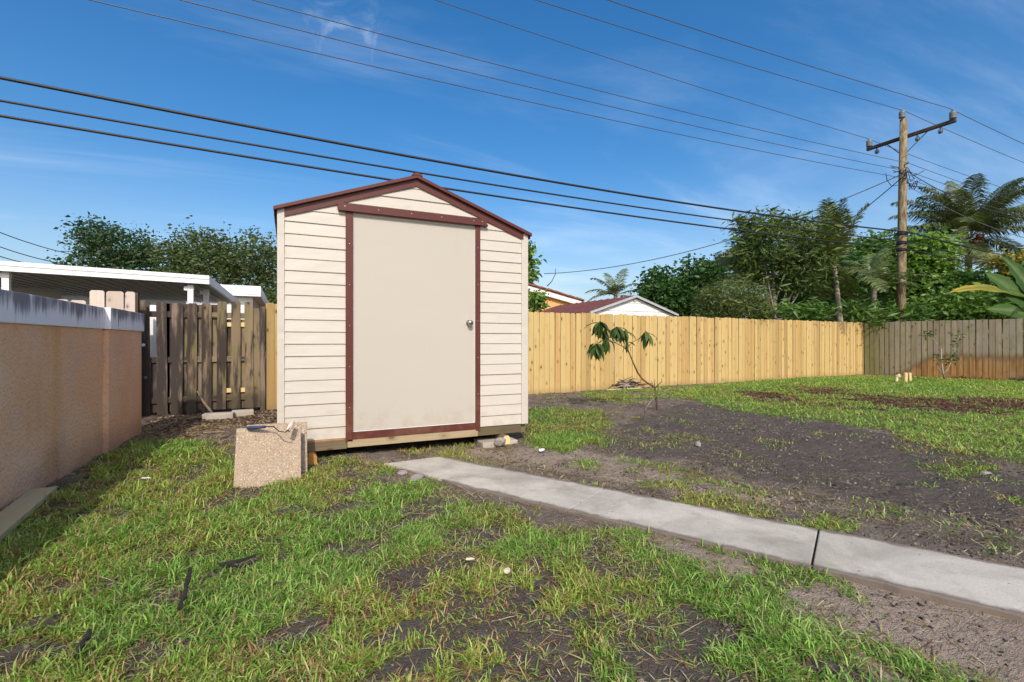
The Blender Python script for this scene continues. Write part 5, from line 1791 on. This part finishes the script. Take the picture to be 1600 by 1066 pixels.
def blades(rng, x, y, length, width, cols, lean=(0.2, 1.1), zoff=0.0, bend=0.5):
    n = len(x)
    z = ground_z(x, y) - 0.004 + zoff
    az = rng.uniform(0, 2 * np.pi, n)
    ln_ = length * np.clip(rng.lognormal(-0.12, 0.42, n), 0.3, 2.0)
    th = rng.uniform(lean[0], lean[1], n)
    d = np.stack([np.cos(az) * np.sin(th), np.sin(az) * np.sin(th), np.cos(th)], 1)
    rot = rng.uniform(-0.7, 0.7, n)
    s = np.stack([-np.sin(az + rot), np.cos(az + rot), rng.uniform(-0.3, 0.3, n)], 1)
    w = (width * rng.uniform(0.6, 1.3, n))[:, None] * 0.5
    P = np.stack([x, y, z], 1)
    d2 = d + np.stack([np.cos(az), np.sin(az), -np.ones(n) * 1.0], 1) * (bend * rng.uniform(0.2, 1.3, n))[:, None]
    d2 /= np.linalg.norm(d2, axis=1, keepdims=True)
    mid = P + d * (ln_ * 0.5)[:, None]
    tip = mid + d2 * (ln_ * 0.5)[:, None]
    tip[:, 2] = np.maximum(tip[:, 2], z + 0.006)
    V = np.stack([P - s * w * 0.8, P + s * w * 0.8, mid - s * w, mid + s * w, tip], 1).reshape(-1, 3)
    i = np.arange(n) * 5
    T = np.concatenate([np.stack([i, i + 1, i + 3], 1), np.stack([i, i + 3, i + 2], 1), np.stack([i + 2, i + 3, i + 4], 1)])
    return V, T, np.repeat(cols, 5, 0)


def pick_cols(rng, n, greens, dry, dry_f):
    greens, dry = np.array(greens), np.array(dry)
    a = greens[rng.integers(0, len(greens), n)]
    b = dry[rng.integers(0, len(dry), n)]
    f = (rng.uniform(0, 1, n) < dry_f)[:, None]
    return np.where(f, b, a) * rng.uniform(0.75, 1.25, (n, 1))


def scatter(rng, x0, x1, y0, y1, dens):
    n = int((x1 - x0) * (y1 - y0) * dens)
    x, y = rng.uniform(x0, x1, n), rng.uniform(y0, y1, n)
    k = in_view(x, y)
    return x[k], y[k]


GRN = [(0.18, 0.35, 0.051), (0.248, 0.434, 0.073), (0.321, 0.501, 0.108), (0.132, 0.279, 0.048), (0.408, 0.545, 0.171)]
DRY = [(0.36, 0.30, 0.14), (0.29, 0.21, 0.095), (0.42, 0.36, 0.19), (0.22, 0.13, 0.065)]
rng = np.random.default_rng(101)
parts_ = []
for (x0, x1, y0, y1, dens, ln_, wd) in [(-1.72, 3.2, 0.6, 3.0, 25000, 0.044, 0.0050), (-1.72, 3.2, 0.6, 3.0, 18000, 0.024, 0.0034), (-1.72, 3.2, 3.0, 5.1, 22000, 0.045, 0.0054), (-1.72, 0.2, 5.1, 8.9, 5500, 0.065, 0.0085),
                                        (2.2, 6.5, 1.0, 10, 5200, 0.042, 0.0065), (6.5, 12, 1.0, 10.5, 2600, 0.045, 0.009), (12, 19.6, 1.0, 10.5, 1900, 0.05, 0.012)]:
    x, y = scatter(rng, x0, x1, y0, y1, dens)
    g, dk, sa, mu = masks(x, y)
    tuft = sst(fbm(x, y, 9.0, 7, 3), 0.34, 0.62)
    p = g * (0.38 + 0.62 * tuft) if x0 < 5 else g * (0.5 + 0.5 * tuft)
    k = rng.uniform(0, 1, len(x)) < p
    k &= ~((x > -0.42) & (x < 0.18) & (y > 4.40) & (y < 4.75)) & ~((x > 1.88) & (x < 2.36) & (y > 4.78) & (y < 5.2))
    k &= ~((x < -1.42) & (x > -1.75) & (y > 3.0) & (y < 4.75) & (np.abs(x + 1.655 - (4.73 - y) * 0.101) < 0.07))
    x, y, g = x[k], y[k], g[k]
    yel = sst(fbm(x, y, 1.1, 77, 4), 0.40, 0.66)
    dryf = 0.14 + 0.20 * yel + 0.25 * (1 - g)
    if x0 > 5:
        dryf *= 0.4
    cols = pick_cols(rng, len(x), GRN, DRY, dryf)
    cols = cols * (1 + np.stack([0.30 * yel, 0.10 * yel, 0.05 * yel], 1))
    parts_.append(blades(rng, x, y, ln_ * (0.8 + 0.5 * g), wd, cols, (0.35, 1.5), bend=0.7))
nv, Vs, Ts, Ks = 0, [], [], []
for V, T, K in parts_:
    Vs.append(V); Ts.append(T + nv); Ks.append(K); nv += len(V)
o = inst('grass', np_mesh('grass', np.concatenate(Vs), np.concatenate(Ts), M['grass'], np.concatenate(Ks)))
tag(o, 'patchy broad bladed lawn grass growing over the sandy yard', 'grass', kind='stuff')

# dead stems and runners lying on the soil
parts_ = []
for (x0, x1, y0, y1, dens, ln_, wd) in [(-1.72, 2.2, 0.6, 5.0, 1300, 0.07, 0.0042), (1.6, 4.5, 0.6, 5.0, 650, 0.055, 0.0036), (2.2, 9, 1.0, 9.6, 130, 0.06, 0.0045), (-1.72, 0.2, 5.0, 8.8, 900, 0.10, 0.007), (8, 19, 2, 10, 60, 0.09, 0.010)]:
    x, y = scatter(rng, x0, x1, y0, y1, dens)
    g, dk, sa, mu = masks(x, y)
    cl = sst(fbm(x, y, 2.1, 201, 4), 0.40, 0.64)
    k = (rng.uniform(0, 1, len(x)) < 0.12 + 0.88 * cl) & (poly_sd(x, y, PATH_POLY) < 0.01) & (poly_sd(x, y, SHED_POLY) < -0.02)
    x, y = x[k], y[k]
    cols = pick_cols(rng, len(x), DRY, [(0.12, 0.07, 0.04), (0.50, 0.44, 0.30)], 0.3)
    parts_.append(blades(rng, x, y, ln_, wd, cols, (1.25, 1.55), zoff=0.006, bend=0.1))
nv, Vs, Ts, Ks = 0, [], [], []
for V, T, K in parts_:
    Vs.append(V); Ts.append(T + nv); Ks.append(K); nv += len(V)
o = inst('dead_straw', np_mesh('dead_straw', np.concatenate(Vs), np.concatenate(Ts), M['straw'], np.concatenate(Ks)))
tag(o, 'dry straw coloured stems lying on soil and grass', 'straw', kind='stuff')

# clods, chips and leaf litter: low polyhedra on the soil
def clods(rng, x, y, size, cols, flat):
    n = len(x)
    z = ground_z(x, y)
    base = np.array([(1, 0, 0), (-0.5, 0.87, 0), (-0.5, -0.87, 0), (0.5, 0.6, 0.7), (-0.8, 0.1, 0.7), (0.4, -0.7, 0.7), (0, 0, 1.0)])
    tris = np.array([(0, 1, 3), (1, 4, 3), (1, 2, 4), (2, 5, 4), (2, 0, 5), (0, 3, 5), (3, 4, 6), (4, 5, 6), (5, 3, 6)])
    az = rng.uniform(0, 6.283, n)
    s = size * np.minimum(rng.lognormal(0, 0.5, n), 2.6)
    B = base[None] * rng.uniform(0.6, 1.3, (n, 7, 3))
    B[:, :, 2] *= flat
    bx = B[:, :, 0] * np.cos(az)[:, None] - B[:, :, 1] * np.sin(az)[:, None] * 0.6
    by = B[:, :, 0] * np.sin(az)[:, None] + B[:, :, 1] * np.cos(az)[:, None] * 0.6
    V = np.stack([bx * s[:, None] + x[:, None], by * s[:, None] + y[:, None], B[:, :, 2] * s[:, None] + z[:, None] - 0.15 * s[:, None] * flat], 2).reshape(-1, 3)
    T = (tris[None] + (np.arange(n) * 7)[:, None, None]).reshape(-1, 3)
    return V, T, np.repeat(cols, 7, 0)


parts_ = []
for (x0, x1, y0, y1, dens, sz, pal, fl, mode) in [
        (-1.7, 4.2, 0.6, 5.0, 1700, 0.0065, [(0.10, 0.082, 0.07), (0.15, 0.122, 0.10), (0.06, 0.05, 0.045), (0.22, 0.18, 0.15)], 0.7, 'soil'),
        (2.2, 10, 1.0, 9.7, 520, 0.010, [(0.10, 0.085, 0.075), (0.17, 0.14, 0.12), (0.055, 0.047, 0.043), (0.24, 0.195, 0.165)], 0.6, 'soil'),
        (-1.75, 0.1, 6.0, 8.9, 1600, 0.016, [(0.05, 0.03, 0.022), (0.13, 0.075, 0.045), (0.22, 0.15, 0.10), (0.30, 0.24, 0.19)], 0.35, 'mulch'),
        (8, 20, 2.5, 9.5, 260, 0.028, [(0.06, 0.028, 0.02), (0.11, 0.05, 0.033), (0.16, 0.085, 0.055)], 0.4, 'mulch')]:
    x, y = scatter(rng, x0, x1, y0, y1, dens)
    g, dk, sa, mu = masks(x, y)
    pr = mu if mode == 'mulch' else (0.15 + 0.85 * sst(fbm(x, y, 3.0, 301, 4), 0.38, 0.65)) * (1 - 0.6 * g)
    k = (rng.uniform(0, 1, len(x)) < pr) & (poly_sd(x, y, PATH_POLY) < -0.01) & (poly_sd(x, y, SHED_POLY) < -0.02)
    x, y = x[k], y[k]
    cols = np.array(pal)[rng.integers(0, len(pal), len(x))] * rng.uniform(0.7, 1.3, (len(x), 1))
    parts_.append(clods(rng, x, y, sz, cols, fl))
nv, Vs, Ts, Ks = 0, [], [], []
for V, T, K in parts_:
    Vs.append(V); Ts.append(T + nv); Ks.append(K); nv += len(V)
o = inst('soil_rubble', np_mesh('soil_rubble', np.concatenate(Vs), np.concatenate(Ts), M['straw'], np.concatenate(Ks)))
tag(o, 'clods, bark chips and leaf litter strewn over the soil', 'rubble', kind='stuff')
